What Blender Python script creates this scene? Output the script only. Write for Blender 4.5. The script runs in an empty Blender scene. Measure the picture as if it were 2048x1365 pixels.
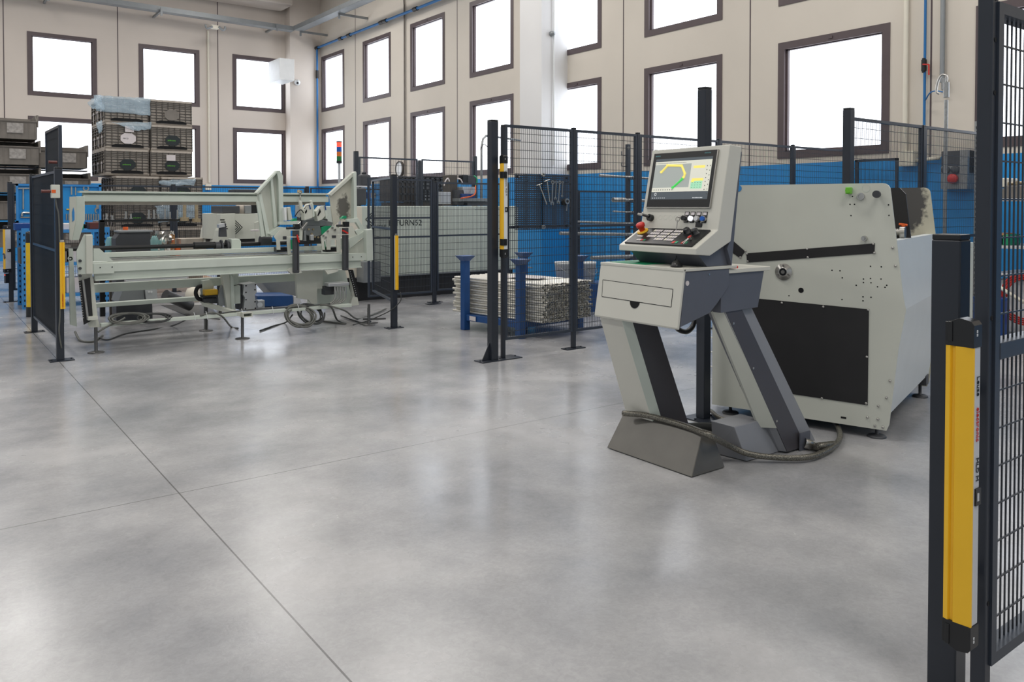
import bpy, bmesh, math, random
from mathutils import Vector, Matrix
random.seed(7)
SC = bpy.context.scene
COL = SC.collection
# ------------------------------------------------------------------ camera
PITCH = math.radians(1.2)
F = 1600.0
HZ = 412.0                       # horizon row
PR = HZ + F*math.tan(PITCH)      # principal row
CAMZ = 1.42
R_ = Vector((0.8026, -0.5965, 0)).normalized()
D0 = Vector((0.5965, 0.8026, 0)).normalized()
D_ = (D0*math.cos(PITCH) - Vector((0, 0, 1))*math.sin(PITCH))
U_ = R_.cross(D_)
camd = bpy.data.cameras.new('camera'); cam = bpy.data.objects.new('camera', camd); COL.objects.link(cam)
camd.sensor_width = 36; camd.lens = F/2048*36; camd.shift_y = (PR-682.5)/2048
camd.clip_start = .05; camd.clip_end = 200
M = Matrix.Identity(4)
for i in range(3):
    M[i][0] = R_[i]; M[i][1] = U_[i]; M[i][2] = -D_[i]
M[2][3] = CAMZ
cam.matrix_world = M
SC.camera = cam
# ------------------------------------------------------------------ world, lights, exposure
w = bpy.data.worlds.new('world'); SC.world = w; w.use_nodes = True
w.node_tree.nodes['Background'].inputs[0].default_value = (0.86, 0.93, 1.0, 1)
w.node_tree.nodes['Background'].inputs[1].default_value = 0.5
SC.view_settings.view_transform = 'Standard'; SC.view_settings.look = 'None'
SC.view_settings.exposure = 0.0; SC.view_settings.gamma = 1
SC.view_settings.use_curve_mapping = False
def area(x, y, z, sx, sy, power, col=(1, .97, .93), rot=(0, 0, 0)):
    l = bpy.data.lights.new('hall_lamp', 'AREA'); l.shape = 'RECTANGLE'; l.size = sx; l.size_y = sy
    l.energy = power; l.color = col
    o = bpy.data.objects.new('hall_lamp', l); o.location = (x, y, z); o.rotation_euler = rot; COL.objects.link(o)
for lx in (-4.5, 1.5, 7.0):
    for ly in (-2, 5.0, 12.0, 19.0):
        area(lx, ly, 7.75, .8, 3.2, 152)
# ------------------------------------------------------------------ pixel rays (2048x1365 frame) onto real planes
def ray(px, py):
    return D_*F + R_*(px-1024) + U_*(PR-py)
def fx(px, py, X):
    r = ray(px, py); t = X/r.x; return Vector((X, r.y*t, CAMZ+r.z*t))
def fy(px, py, Y):
    r = ray(px, py); t = Y/r.y; return Vector((r.x*t, Y, CAMZ+r.z*t))
def fz(px, py, Z=0.0):
    r = ray(px, py); t = (Z-CAMZ)/r.z; return Vector((r.x*t, r.y*t, Z))
# ------------------------------------------------------------------ materials
def lin(c):
    c = c/255.0
    return c/12.92 if c <= .04045 else ((c+.055)/1.055)**2.4
MATS = {}
def mat(name, rgb, rough=.5, metal=0., var=.06, scale=6., bump=0., emit=0., alpha=1., trans=0., spec=.5):
    m = bpy.data.materials.new(name); m.use_nodes = True; nt = m.node_tree; N = nt.nodes; L = nt.links
    b = N['Principled BSDF']
    c = (lin(rgb[0]), lin(rgb[1]), lin(rgb[2]), 1)
    b.inputs['Base Color'].default_value = c
    b.inputs['Roughness'].default_value = rough; b.inputs['Metallic'].default_value = metal
    b.inputs['Specular IOR Level'].default_value = spec
    if emit:
        b.inputs['Emission Color'].default_value = c; b.inputs['Emission Strength'].default_value = emit
    if alpha < 1: b.inputs['Alpha'].default_value = alpha
    if trans: b.inputs['Transmission Weight'].default_value = trans
    if var and not emit:
        tc = N.new('ShaderNodeTexCoord'); n = N.new('ShaderNodeTexNoise'); n.inputs['Scale'].default_value = scale
        n.inputs['Detail'].default_value = 5
        L.new(tc.outputs['Object'], n.inputs['Vector'])
        r = N.new('ShaderNodeMapRange'); r.inputs[1].default_value = .3; r.inputs[2].default_value = .7
        r.inputs[3].default_value = 1-var; r.inputs[4].default_value = 1+var
        L.new(n.outputs['Fac'], r.inputs[0])
        mx = N.new('ShaderNodeMix'); mx.data_type = 'RGBA'; mx.blend_type = 'MULTIPLY'; mx.inputs[0].default_value = 1
        mx.inputs[6].default_value = c
        L.new(r.outputs[0], mx.inputs[7]); L.new(mx.outputs[2], b.inputs['Base Color'])
        if bump:
            bp = N.new('ShaderNodeBump'); bp.inputs['Strength'].default_value = bump; bp.inputs['Distance'].default_value = .01
            L.new(n.outputs['Fac'], bp.inputs['Height']); L.new(bp.outputs[0], b.inputs['Normal'])
    MATS[name] = m
    return m
mat('machine_paint', (203, 205, 194), .38, var=.03, scale=3)
mat('machine_paint_green', (198, 206, 196), .45, var=.05, scale=4)
mat('console_paint', (205, 204, 194), .35, var=.015)
mat('charcoal_paint', (92, 95, 104), .35, var=.04)
mat('leg_cover_paint', (72, 70, 74), .35, var=.04)
mat('grey_paint', (138, 140, 145), .35, var=.03)
mat('pale_cover', (208, 214, 215), .35, var=.02)
mat('foot_paint', (98, 96, 91), .33, metal=.25, var=.08, scale=9)
mat('black_panel', (33, 32, 33), .5, var=.12, scale=5)
mat('post_black', (38, 43, 52), .38, var=.08)
mat('fence_black', (48, 55, 66), .38, var=.05)
mat('wire', (46, 50, 56), .4, var=0)
mat('black_plastic', (24, 25, 27), .35, var=.05)
mat('rubber', (28, 28, 30), .6, var=.1)
mat('yellow', (242, 190, 40), .35, var=.03)
mat('yellow_dull', (222, 184, 30), .5, var=.1)
mat('alu', (196, 198, 200), .35, metal=.55, var=.04)
mat('light_alu', (205, 206, 208), .45, metal=.2, var=.03)
mat('steel', (185, 183, 178), .28, metal=.9, var=.1, scale=20)
mat('galv', (150, 152, 152), .45, metal=.6, var=.15, scale=30)
mat('tube_steel', (226, 223, 214), .32, metal=.6, var=.1, scale=30)
mat('tube_dark', (30, 28, 26), .7, var=0)
mat('blue_rack', (28, 72, 128), .4, var=.08)
mat('blue_wall', (26, 138, 205), .5, var=.06, scale=1.2)
mat('blue_light', (52, 134, 200), .45, var=.05)
mat('blue_pipe', (28, 105, 165), .4, var=.03)
mat('blue_deep', (12, 62, 130), .4, var=.1)
mat('frame_brown', (84, 72, 74), .45, var=.05)
mat('crate', (176, 167, 156), .6, var=.15, scale=8)
mat('crate_dark', (78, 73, 68), .6, var=.1)
mat('bin_grey', (122, 116, 109), .6, var=.15, scale=6)
mat('dark_void', (9, 10, 13), .9, var=0)
mat('label_white', (212, 205, 205), .6, var=.04)
mat('label_plastic', (165, 160, 155), .3, var=.25, scale=25)
mat('cream', (222, 216, 200), .5, var=.03)
mat('white_paint', (226, 228, 228), .45, var=.03)
mat('red', (198, 42, 34), .4, var=.03)
mat('red_brown', (96, 46, 40), .5, var=.1)
mat('orange', (225, 100, 40), .45, var=.03)
mat('green', (24, 142, 98), .4, var=.1)
mat('green_bright', (110, 190, 50), .4, var=.05)
mat('green_ink', (110, 200, 60), .5, var=0)
mat('black_ink', (25, 35, 38), .5, var=0)
mat('cable', (96, 97, 92), .45, var=.1, scale=30)
mat('cable_dark', (52, 54, 54), .5, var=.1)
mat('brass', (176, 160, 132), .4, metal=.6, var=.15, scale=20)
mat('wood', (168, 126, 84), .6, var=.15, scale=9)
mat('film', (200, 222, 236), .12, var=.05, alpha=.33)
mat('glass_teal', (150, 200, 200), .1, var=0, alpha=.5)
mat('motor', (62, 64, 68), .5, var=.1)
mat('tray', (138, 142, 144), .45, metal=.4, var=.06)
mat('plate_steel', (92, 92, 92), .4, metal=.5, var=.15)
mat('screen_grey', (150, 156, 152), .4, emit=.55)
mat('screen_dark', (70, 78, 84), .4, emit=.5)
mat('screen_light', (205, 205, 192), .4, emit=.5)
mat('screen_yellow', (222, 204, 100), .4, emit=.75)
mat('screen_green', (60, 190, 80), .4, emit=.7)
mat('screen_pale', (150, 205, 170), .4, emit=.6)
mat('screen_ink', (60, 64, 62), .4, emit=.2)
mat('screen_white', (225, 228, 230), .4, emit=.6)
mat('teal_ink', (110, 175, 180), .4, var=0)
mat('glow_white', (235, 240, 255), .3, emit=1.3)
mat('glow_red', (255, 70, 50), .3, emit=1.6)
mat('lamp_blue', (20, 90, 180), .3, var=0)
mat('lamp_orange', (225, 120, 40), .3, var=0)
mat('lamp_green', (30, 120, 60), .3, var=0)
mat('worn_paint', (176, 172, 152), .5, var=.25, scale=14)
mat('window_daylight', (240, 246, 255), .3, emit=3.0)

def wear_mat(name, base, worn, cx, cz, rx, rz, axis=0):
    """paint with a dark worn patch of its own ragged shape, around a point in object space"""
    m = mat(name, base, .5, var=.05); nt = m.node_tree; N = nt.nodes; L = nt.links
    b = N['Principled BSDF']
    tc = N.new('ShaderNodeTexCoord'); mp = N.new('ShaderNodeMapping')
    mp.inputs['Location'].default_value = (-cx/rx if axis == 0 else 0, -cx/rx if axis else 0, -cz/rz)
    mp.inputs['Scale'].default_value = (1/rx if axis == 0 else 0, 1/rx if axis else 0, 1/rz)
    L.new(tc.outputs['Object'], mp.inputs['Vector'])
    ln = N.new('ShaderNodeVectorMath'); ln.operation = 'LENGTH'; L.new(mp.outputs[0], ln.inputs[0])
    no = N.new('ShaderNodeTexNoise'); no.inputs['Scale'].default_value = 22; no.inputs['Detail'].default_value = 6
    L.new(tc.outputs['Object'], no.inputs['Vector'])
    ad = N.new('ShaderNodeMath'); ad.operation = 'MULTIPLY_ADD'; L.new(no.outputs['Fac'], ad.inputs[0]); ad.inputs[1].default_value = 1.3
    L.new(ln.outputs['Value'], ad.inputs[2])
    rp = N.new('ShaderNodeMapRange'); rp.inputs[1].default_value = 1.42; rp.inputs[2].default_value = 1.72
    L.new(ad.outputs[0], rp.inputs[0])
    mx = N.new('ShaderNodeMix'); mx.data_type = 'RGBA'
    mx.inputs[6].default_value = (lin(worn[0]), lin(worn[1]), lin(worn[2]), 1)
    src = b.inputs['Base Color'].links[0].from_socket
    L.new(rp.outputs[0], mx.inputs[0]); L.new(src, mx.inputs[7]); L.new(mx.outputs[2], b.inputs['Base Color'])
    return m

def braid_mat():
    m = mat('braided_steel', (150, 145, 130), .4, metal=.6, var=0); nt = m.node_tree; N = nt.nodes; L = nt.links
    b = N['Principled BSDF']; tc = N.new('ShaderNodeTexCoord'); v = N.new('ShaderNodeTexVoronoi'); v.inputs['Scale'].default_value = 220
    L.new(tc.outputs['Object'], v.inputs['Vector'])
    cr = N.new('ShaderNodeValToRGB'); cr.color_ramp.elements[0].color = (.42, .40, .34, 1); cr.color_ramp.elements[1].color = (.1, .095, .08, 1)
    cr.color_ramp.elements[1].position = .6
    L.new(v.outputs['Distance'], cr.inputs[0]); L.new(cr.outputs[0], b.inputs['Base Color'])
braid_mat()

def floor_mat():
    m = bpy.data.materials.new('polished_concrete'); m.use_nodes = True; nt = m.node_tree; N = nt.nodes; L = nt.links
    b = N['Principled BSDF']; tc = N.new('ShaderNodeTexCoord')
    def noise(scale, detail, dist=0., rough=.6, stretch=None):
        n = N.new('ShaderNodeTexNoise'); n.inputs['Scale'].default_value = scale; n.inputs['Detail'].default_value = detail
        n.inputs['Roughness'].default_value = rough; n.inputs['Distortion'].default_value = dist
        L.new(tc.outputs['Object'], n.inputs['Vector']); return n
    a = noise(1.1, 6, .0, .55); c2 = noise(3.6, 8, .0, .68); c3 = noise(42, 4, 1.0, .65)
    r1 = N.new('ShaderNodeValToRGB'); e = r1.color_ramp.elements
    e[0].position = .30; e[0].color = (.265, .272, .288, 1); e[1].position = .68; e[1].color = (.445, .442, .445, 1)
    L.new(a.outputs['Fac'], r1.inputs[0])
    def mulr(src, lo, hi, prev, f0=.35, f1=.65):
        r = N.new('ShaderNodeMapRange'); r.inputs[1].default_value = f0; r.inputs[2].default_value = f1
        r.inputs[3].default_value = lo; r.inputs[4].default_value = hi; L.new(src, r.inputs[0])
        mx = N.new('ShaderNodeMix'); mx.data_type = 'RGBA'; mx.blend_type = 'MULTIPLY'; mx.inputs[0].default_value = 1
        L.new(prev, mx.inputs[6]); L.new(r.outputs[0], mx.inputs[7]); return mx.outputs[2]
    col = mulr(c2.outputs['Fac'], .91, 1.07, r1.outputs[0])
    col = mulr(c3.outputs['Fac'], .94, 1.05, col)
    # joints
    sx = N.new('ShaderNodeSeparateXYZ'); L.new(tc.outputs['Object'], sx.inputs[0])
    def joint(sock, pos, wdt, period):
        s = N.new('ShaderNodeMath'); s.operation = 'SUBTRACT'; L.new(sock, s.inputs[0]); s.inputs[1].default_value = pos
        p = N.new('ShaderNodeMath'); p.operation = 'PINGPONG'; L.new(s.outputs[0], p.inputs[0]); p.inputs[1].default_value = period/2
        g = N.new('ShaderNodeMath'); g.operation = 'LESS_THAN'; L.new(p.outputs[0], g.inputs[0]); g.inputs[1].default_value = wdt
        return g.outputs[0]
    for sock, pos, wdt, period, fac in ((sx.outputs[0], 1.02, .0035, 12.0, .72), (sx.outputs[1], 4.13, .0035, 12.0, .6)):
        j = joint(sock, pos, wdt, period)
        mm = N.new('ShaderNodeMath'); mm.operation = 'MULTIPLY'; L.new(j, mm.inputs[0]); mm.inputs[1].default_value = fac
        mx = N.new('ShaderNodeMix'); mx.data_type = 'RGBA'; mx.inputs[7].default_value = (.06, .06, .06, 1)
        L.new(mm.outputs[0], mx.inputs[0]); L.new(col, mx.inputs[6]); col = mx.outputs[2]
    L.new(col, b.inputs['Base Color'])
    rr = N.new('ShaderNodeMapRange'); rr.inputs[1].default_value = .35; rr.inputs[2].default_value = .65
    rr.inputs[3].default_value = .17; rr.inputs[4].default_value = .30; L.new(a.outputs['Fac'], rr.inputs[0])
    L.new(rr.outputs[0], b.inputs['Roughness'])
    bp = N.new('ShaderNodeBump'); bp.inputs['Strength'].default_value = .08; bp.inputs['Distance'].default_value = .004
    L.new(c3.outputs['Fac'], bp.inputs['Height']); L.new(bp.outputs[0], b.inputs['Normal'])
    b.inputs['Specular IOR Level'].default_value = .5
    MATS['floor'] = m
floor_mat()
def wall_mat(name, rgb):
    m = mat(name, rgb, .7, var=.035, scale=.8, bump=.0)
wall_mat('wall_paint', (206, 196, 186))
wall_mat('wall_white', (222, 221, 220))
wall_mat('wall_beige', (210, 202, 190))

# ------------------------------------------------------------------ mesh builder
class MB:
    def __init__(s, M=None):
        s.v = []; s.f = []; s.mi = []; s.sm = []; s.M = M; s.cur = 0
    def _add(s, vs, fs, smooth=False, M=None):
        o = len(s.v)
        for p in vs:
            p = Vector(p)
            if M is not None: p = M @ p
            if s.M is not None: p = s.M @ p
            s.v.append(p)
        for f in fs:
            s.f.append([i+o for i in f]); s.mi.append(s.cur); s.sm.append(smooth)
        return s
    def box(s, x0, x1, y0, y1, z0, z1, M=None):
        if x0 > x1: x0, x1 = x1, x0
        if y0 > y1: y0, y1 = y1, y0
        if z0 > z1: z0, z1 = z1, z0
        v = [(x0, y0, z0), (x1, y0, z0), (x1, y1, z0), (x0, y1, z0), (x0, y0, z1), (x1, y0, z1), (x1, y1, z1), (x0, y1, z1)]
        return s._add(v, [(0, 3, 2, 1), (4, 5, 6, 7), (0, 1, 5, 4), (1, 2, 6, 5), (2, 3, 7, 6), (3, 0, 4, 7)], M=M)
    def hexa(s, bot, top):
        return s._add(list(bot)+list(top), [(0, 3, 2, 1), (4, 5, 6, 7), (0, 1, 5, 4), (1, 2, 6, 5), (2, 3, 7, 6), (3, 0, 4, 7)])
    def loft(s, a, b, smooth=False):
        n = len(a); fs = [tuple(reversed(range(n))), tuple(range(n, 2*n))]
        fs += [(i, (i+1) % n, n+(i+1) % n, n+i) for i in range(n)]
        return s._add(list(a)+list(b), fs, smooth)
    def prism(s, pts, d):
        d = Vector(d); return s.loft([Vector(p) for p in pts], [Vector(p)+d for p in pts])
    def bar(s, a, b, w, h=None, up=(0, 0, 1)):
        a = Vector(a); b = Vector(b); h = h or w; d = (b-a).normalized(); up = Vector(up)
        if abs(d.dot(up)) > .98: up = Vector((0, 1, 0))
        x = d.cross(up).normalized(); y = x.cross(d)
        q = [x*w/2+y*h/2, -x*w/2+y*h/2, -x*w/2-y*h/2, x*w/2-y*h/2]
        return s.loft([a+k for k in q], [b+k for k in q])
    def cyl(s, a, b, r, n=16, r2=None, caps=True, smooth=True):
        a = Vector(a); b = Vector(b); r2 = r if r2 is None else r2; d = (b-a).normalized()
        up = Vector((0, 0, 1)) if abs(d.z) < .95 else Vector((1, 0, 0))
        x = d.cross(up).normalized(); y = x.cross(d)
        A = [a+(x*math.cos(2*math.pi*i/n)+y*math.sin(2*math.pi*i/n))*r for i in range(n)]
        B = [b+(x*math.cos(2*math.pi*i/n)+y*math.sin(2*math.pi*i/n))*r2 for i in range(n)]
        s._add(A+B, [(i, (i+1) % n, n+(i+1) % n, n+i) for i in range(n)], smooth)
        if caps:
            s._add(A, [tuple(reversed(range(n)))]); s._add(B, [tuple(range(n))])
        return s
    def ring(s, a, b, ro, ri, n=12):
        a = Vector(a); b = Vector(b); d = (b-a).normalized()
        up = Vector((0, 0, 1)) if abs(d.z) < .95 else Vector((1, 0, 0))
        x = d.cross(up).normalized(); y = x.cross(d)
        def c(p, r): return [p+(x*math.cos(2*math.pi*i/n)+y*math.sin(2*math.pi*i/n))*r for i in range(n)]
        V = c(a, ro)+c(b, ro)+c(a, ri)+c(b, ri); fs = []
        for i in range(n):
            j = (i+1) % n
            fs += [(i, j, n+j, n+i), (2*n+j, 2*n+i, 3*n+i, 3*n+j), (j, i, 2*n+i, 2*n+j), (n+i, n+j, 3*n+j, 3*n+i)]
        return s._add(V, fs)
    def tube(s, pts, r, n=8, smooth_path=True, sub=6):
        pts = [Vector(p) for p in pts]
        if smooth_path and len(pts) > 2:
            q = [pts[0]*2-pts[1]]+pts+[pts[-1]*2-pts[-2]]; out = []
            for i in range(1, len(q)-2):
                for k in range(sub):
                    t = k/sub; p0, p1, p2, p3 = q[i-1:i+3]
                    out.append(.5*((2*p1)+(p2-p0)*t+(2*p0-5*p1+4*p2-p3)*t*t+(3*p1-p0-3*p2+p3)*t**3))
            out.append(pts[-1]); pts = out
        V = []; prev = None
        for i, p in enumerate(pts):
            d = (pts[min(i+1, len(pts)-1)]-pts[max(i-1, 0)])
            if d.length < 1e-9: d = Vector((0, 0, 1))
            d.normalize()
            if prev is None:
                up = Vector((0, 0, 1)) if abs(d.z) < .9 else Vector((1, 0, 0)); x = d.cross(up).normalized()
            else:
                x = (prev-d*prev.dot(d)).normalized()
            prev = x; y = x.cross(d)
            V += [p+(x*math.cos(2*math.pi*k/n)+y*math.sin(2*math.pi*k/n))*r for k in range(n)]
        m = len(pts); fs = []
        for i in range(m-1):
            for k in range(n):
                j = (k+1) % n; fs.append((i*n+k, i*n+j, (i+1)*n+j, (i+1)*n+k))
        fs.append(tuple(reversed(range(n)))); fs.append(tuple(range((m-1)*n, m*n)))
        return s._add(V, fs, True)
    def lathe(s, c, prof, n=20, axis=(0, 0, 1)):
        c = Vector(c); d = Vector(axis).normalized(); up = Vector((0, 0, 1)) if abs(d.z) < .95 else Vector((1, 0, 0))
        x = d.cross(up).normalized(); y = x.cross(d); V = []
        for r, h in prof:
            V += [c+d*h+(x*math.cos(2*math.pi*i/n)+y*math.sin(2*math.pi*i/n))*max(r, 1e-4) for i in range(n)]
        fs = []
        for k in range(len(prof)-1):
            for i in range(n):
                j = (i+1) % n; fs.append((k*n+i, k*n+j, (k+1)*n+j, (k+1)*n+i))
        s._add(V, fs, True)
        return s
    def c(s, i):
        s.cur = i; return s
    def build(s, name, mats, parent=None, bevel=0., kind=None):
        me = bpy.data.meshes.new(name)
        inv = wm(parent).inverted() if parent is not None else Matrix.Identity(4)
        me.from_pydata([tuple(inv @ v) for v in s.v], [], s.f)
        if isinstance(mats, str): mats = [mats]
        for k in mats: me.materials.append(MATS[k])
        me.polygons.foreach_set('material_index', s.mi); me.polygons.foreach_set('use_smooth', s.sm)
        bm = bmesh.new(); bm.from_mesh(me); bmesh.ops.recalc_face_normals(bm, faces=bm.faces); bm.to_mesh(me); bm.free()
        me.update()
        o = bpy.data.objects.new(name, me); COL.objects.link(o)
        if parent is not None: o.parent = parent
        if bevel:
            b = o.modifiers.new('bevel', 'BEVEL'); b.width = bevel; b.segments = 2; b.limit_method = 'ANGLE'; b.angle_limit = math.radians(40)
        if kind: o['kind'] = kind
        return o
def wm(o):
    m = Matrix.LocRotScale(o.location, o.rotation_euler, o.scale)
    return wm(o.parent) @ m if o.parent is not None else m
def T(name, label, cat, loc=(0, 0, 0), group=None, rz=0):
    o = bpy.data.objects.new(name, None); o.empty_display_size = .1; COL.objects.link(o)
    o.location = loc; o.rotation_euler = (0, 0, rz); o['label'] = label; o['category'] = cat
    if group: o['group'] = group
    return o
def tag(o, label, cat, group=None, kind=None):
    o['label'] = label; o['category'] = cat
    if group: o['group'] = group
    if kind: o['kind'] = kind
    return o
def kids(o): return [c for c in COL.objects if c.parent == o]
def copy_tree(o, parent=None, ch=None):
    c = o.copy(); COL.objects.link(c); c.parent = parent
    for k in (ch if ch is not None else list(o.children)): copy_tree(k, c, [])
    return c
def txt(s, size, mtx, m, name, parent, ext=.0006, bold=0.):
    cu = bpy.data.curves.new(name, 'FONT'); cu.body = s; cu.size = size; cu.extrude = ext; cu.align_x = 'LEFT'; cu.resolution_u = 3
    cu.offset = bold
    t = bpy.data.objects.new(name+'_source', cu); COL.objects.link(t)
    bpy.context.view_layer.update()
    me = bpy.data.meshes.new_from_object(t.evaluated_get(bpy.context.evaluated_depsgraph_get()))
    bpy.data.objects.remove(t); bpy.data.curves.remove(cu)
    inv = wm(parent).inverted() if parent is not None else Matrix.Identity(4)
    me.transform(inv @ mtx); me.materials.clear(); me.materials.append(MATS[m]); me.name = name
    o = bpy.data.objects.new(name, me); COL.objects.link(o)
    if parent is not None: o.parent = parent
    return o
def frame_mtx(o, x, y):
    x = Vector(x).normalized(); y = Vector(y).normalized(); z = x.cross(y)
    m = Matrix.Identity(4)
    for i in range(3): m[i][0] = x[i]; m[i][1] = y[i]; m[i][2] = z[i]; m[i][3] = o[i]
    return m
# pixel-measured pieces on a plane of constant Y (front faces of things that stand parallel to the far wall)
def pbox(mb, x0, y0, x1, y1, Y, dep):
    a = fy(x0, (y0+y1)/2, Y); b = fy(x1, (y0+y1)/2, Y); c = (x0+x1)/2
    return mb.box(a.x, b.x, Y, Y+dep, fy(c, y1, Y).z, fy(c, y0, Y).z)
def ppoly(mb, pts, Y, dep):
    return mb.prism([fy(x, y, Y) for x, y in pts], (0, dep, 0))

# ================================================================== SETTING
XW, YW = 10.2, 24.2
MB().box(-14, XW+.3, -8, YW+.3, -.2, 0).build('floor', 'floor', kind='structure')
def wall(name, n, to3, u0, u1, z1, holes, zs_blue, mats, thick):
    """wall sheet with real openings; to3(u, depth, z)"""
    us = sorted({u0, u1} | {h[0] for h in holes} | {h[1] for h in holes})
    zs = sorted({0, z1, zs_blue} | {h[2] for h in holes} | {h[3] for h in holes})
    mb = MB()
    for i in range(len(us)-1):
        for j in range(len(zs)-1):
            cu = (us[i]+us[i+1])/2; cz = (zs[j]+zs[j+1])/2
            if any(h[0] < cu < h[1] and h[2] < cz < h[3] for h in holes): continue
            mb.c(1 if cz < zs_blue else 0)
            mb._add([to3(us[i], 0, zs[j]), to3(us[i+1], 0, zs[j]), to3(us[i+1], 0, zs[j+1]), to3(us[i], 0, zs[j+1]),
                     to3(us[i], thick, zs[j]), to3(us[i+1], thick, zs[j]), to3(us[i+1], thick, zs[j+1]), to3(us[i], thick, zs[j+1])],
                    [(0, 1, 2, 3), (7, 6, 5, 4), (0, 4, 5, 1), (1, 5, 6, 2), (2, 6, 7, 3), (3, 7, 4, 0)])
    return mb.build(name, mats, kind='structure')
Lx = [fy(a, 150, YW).x for a in (-165, -28, 54.7, 194, 277.5, 399, 465, 572)]
Lh = []
for k in range(0, 8, 2):
    for z0, z1 in ((2.10, 3.76), (4.30, 5.95)): Lh.append((Lx[k], Lx[k+1], z0, z1))
wall('wall_back', 0, lambda u, d, z: (u, YW+d, z), -14, XW+.3, 8.2, Lh, 2.03, ['wall_paint', 'blue_wall'], .3)
Rpx = [(643.7, 689), (726.5, 782), (821.5, 890), (940, 1027), (1108, 1202.8), (1288.8, 1443.9), (1556, 1779), (1950, 2300)]
Ry = [(fx(a, 250, XW).y, fx(b, 250, XW).y) for a, b in Rpx]
Rh = []
for a, b in Ry:
    for z0, z1 in ((2.11, 3.81), (4.35, 6.07)): Rh.append((b, a, z0, z1))
wall('wall_right', 0, lambda u, d, z: (XW+d, u, z), -8, YW+.3, 8.2, Rh, 2.03, ['wall_beige', 'blue_wall'], .3)
n = 0
def window(h, to3, inset):
    global n; n += 1
    u0, u1, z0, z1 = h; w_ = .105
    e = bpy.data.objects.new('window_%d' % n, None); COL.objects.link(e); e['kind'] = 'structure'; e.location = to3((u0+u1)/2, 0, z0)
    fm = MB()
    for a, b, c, d in ((u0, u0+w_, z0, z1), (u1-w_, u1, z0, z1), (u0+w_, u1-w_, z0, z0+w_), (u0+w_, u1-w_, z1-w_, z1)):
        p = to3(a, -inset, c); q = to3(b, .14, d); fm.box(p[0], q[0], p[1], q[1], p[2], q[2])
    um = (u0+u1)/2; p = to3(um-.03, -inset-.012, z1-w_*.65); q = to3(um+.03, -inset, z1-w_*.35); fm.box(p[0], q[0], p[1], q[1], p[2], q[2])
    g = .03
    for a, b, c, d in ((u0+w_, u0+w_+g, z0+w_, z1-w_), (u1-w_-g, u1-w_, z0+w_, z1-w_), (u0+w_, u1-w_, z0+w_, z0+w_+g*.6), (u0+w_, u1-w_, z1-w_-g*.5, z1-w_)):
        p = to3(a, .035, c); q = to3(b, .10, d); fm.box(p[0], q[0], p[1], q[1], p[2], q[2])
    fm.build('window_frame', 'frame_brown', e, kind='structure')
    p = to3(u0+w_, .085, z0+w_); q = to3(u1-w_, .095, z1-w_)
    MB().box(p[0], q[0], p[1], q[1], p[2], q[2]).build('window_pane', 'window_daylight', e, kind='structure')
for h in Lh: window(h, lambda u, d, z: (u, YW+d, z), .012)
for h in Rh: window(h, lambda u, d, z: (XW+d, u, z), .012)
# panel joints (shallow dark grooves read as thin proud strips of sealant)
mb = MB()
for px in (7.5, 235.8, 435.7): x = fy(px, 120, YW).x; mb.box(x-.012, x+.012, YW-.004, YW+.01, 2.03, 8.1)
mb.build('trim_1', 'frame_brown', kind='structure')
mb = MB()
for px in (711, 914.5, 1246.7, 1500, 1862): y = fx(px, 150, XW).y; mb.box(XW-.004, XW+.01, y-.010, y+.010, 2.03, 8.1)
mb.build('trim_2', 'frame_brown', kind='structure')
# pilasters
yc0 = fx(1135, 200, XW).y; xc = XW-.65
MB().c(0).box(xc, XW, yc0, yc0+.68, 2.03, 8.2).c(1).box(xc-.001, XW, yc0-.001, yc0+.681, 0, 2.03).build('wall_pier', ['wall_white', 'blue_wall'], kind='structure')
x0 = fy(580, 200, YW-.4).x
MB().c(0).box(x0, XW, YW-.42, YW, 2.03, 8.2).c(1).box(x0-.001, XW, YW-.421, YW, 0, 2.03).build('wall_corner', ['wall_paint', 'blue_wall'], kind='structure')
# ceiling and the beam over the far wall
MB().box(-14, XW+.3, -8, YW+.3, 8.2, 8.4).build('ceiling', 'wall_paint', kind='structure')
b0 = fy(425, 5, YW-1.0); b1 = fy(586, 8, YW-1.0)
MB().box(-14, b1.x, YW-1.0, YW-.05, b1.z-.05, b1.z+.6).build('trim_3', 'wall_paint', kind='structure', bevel=.05)

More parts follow.
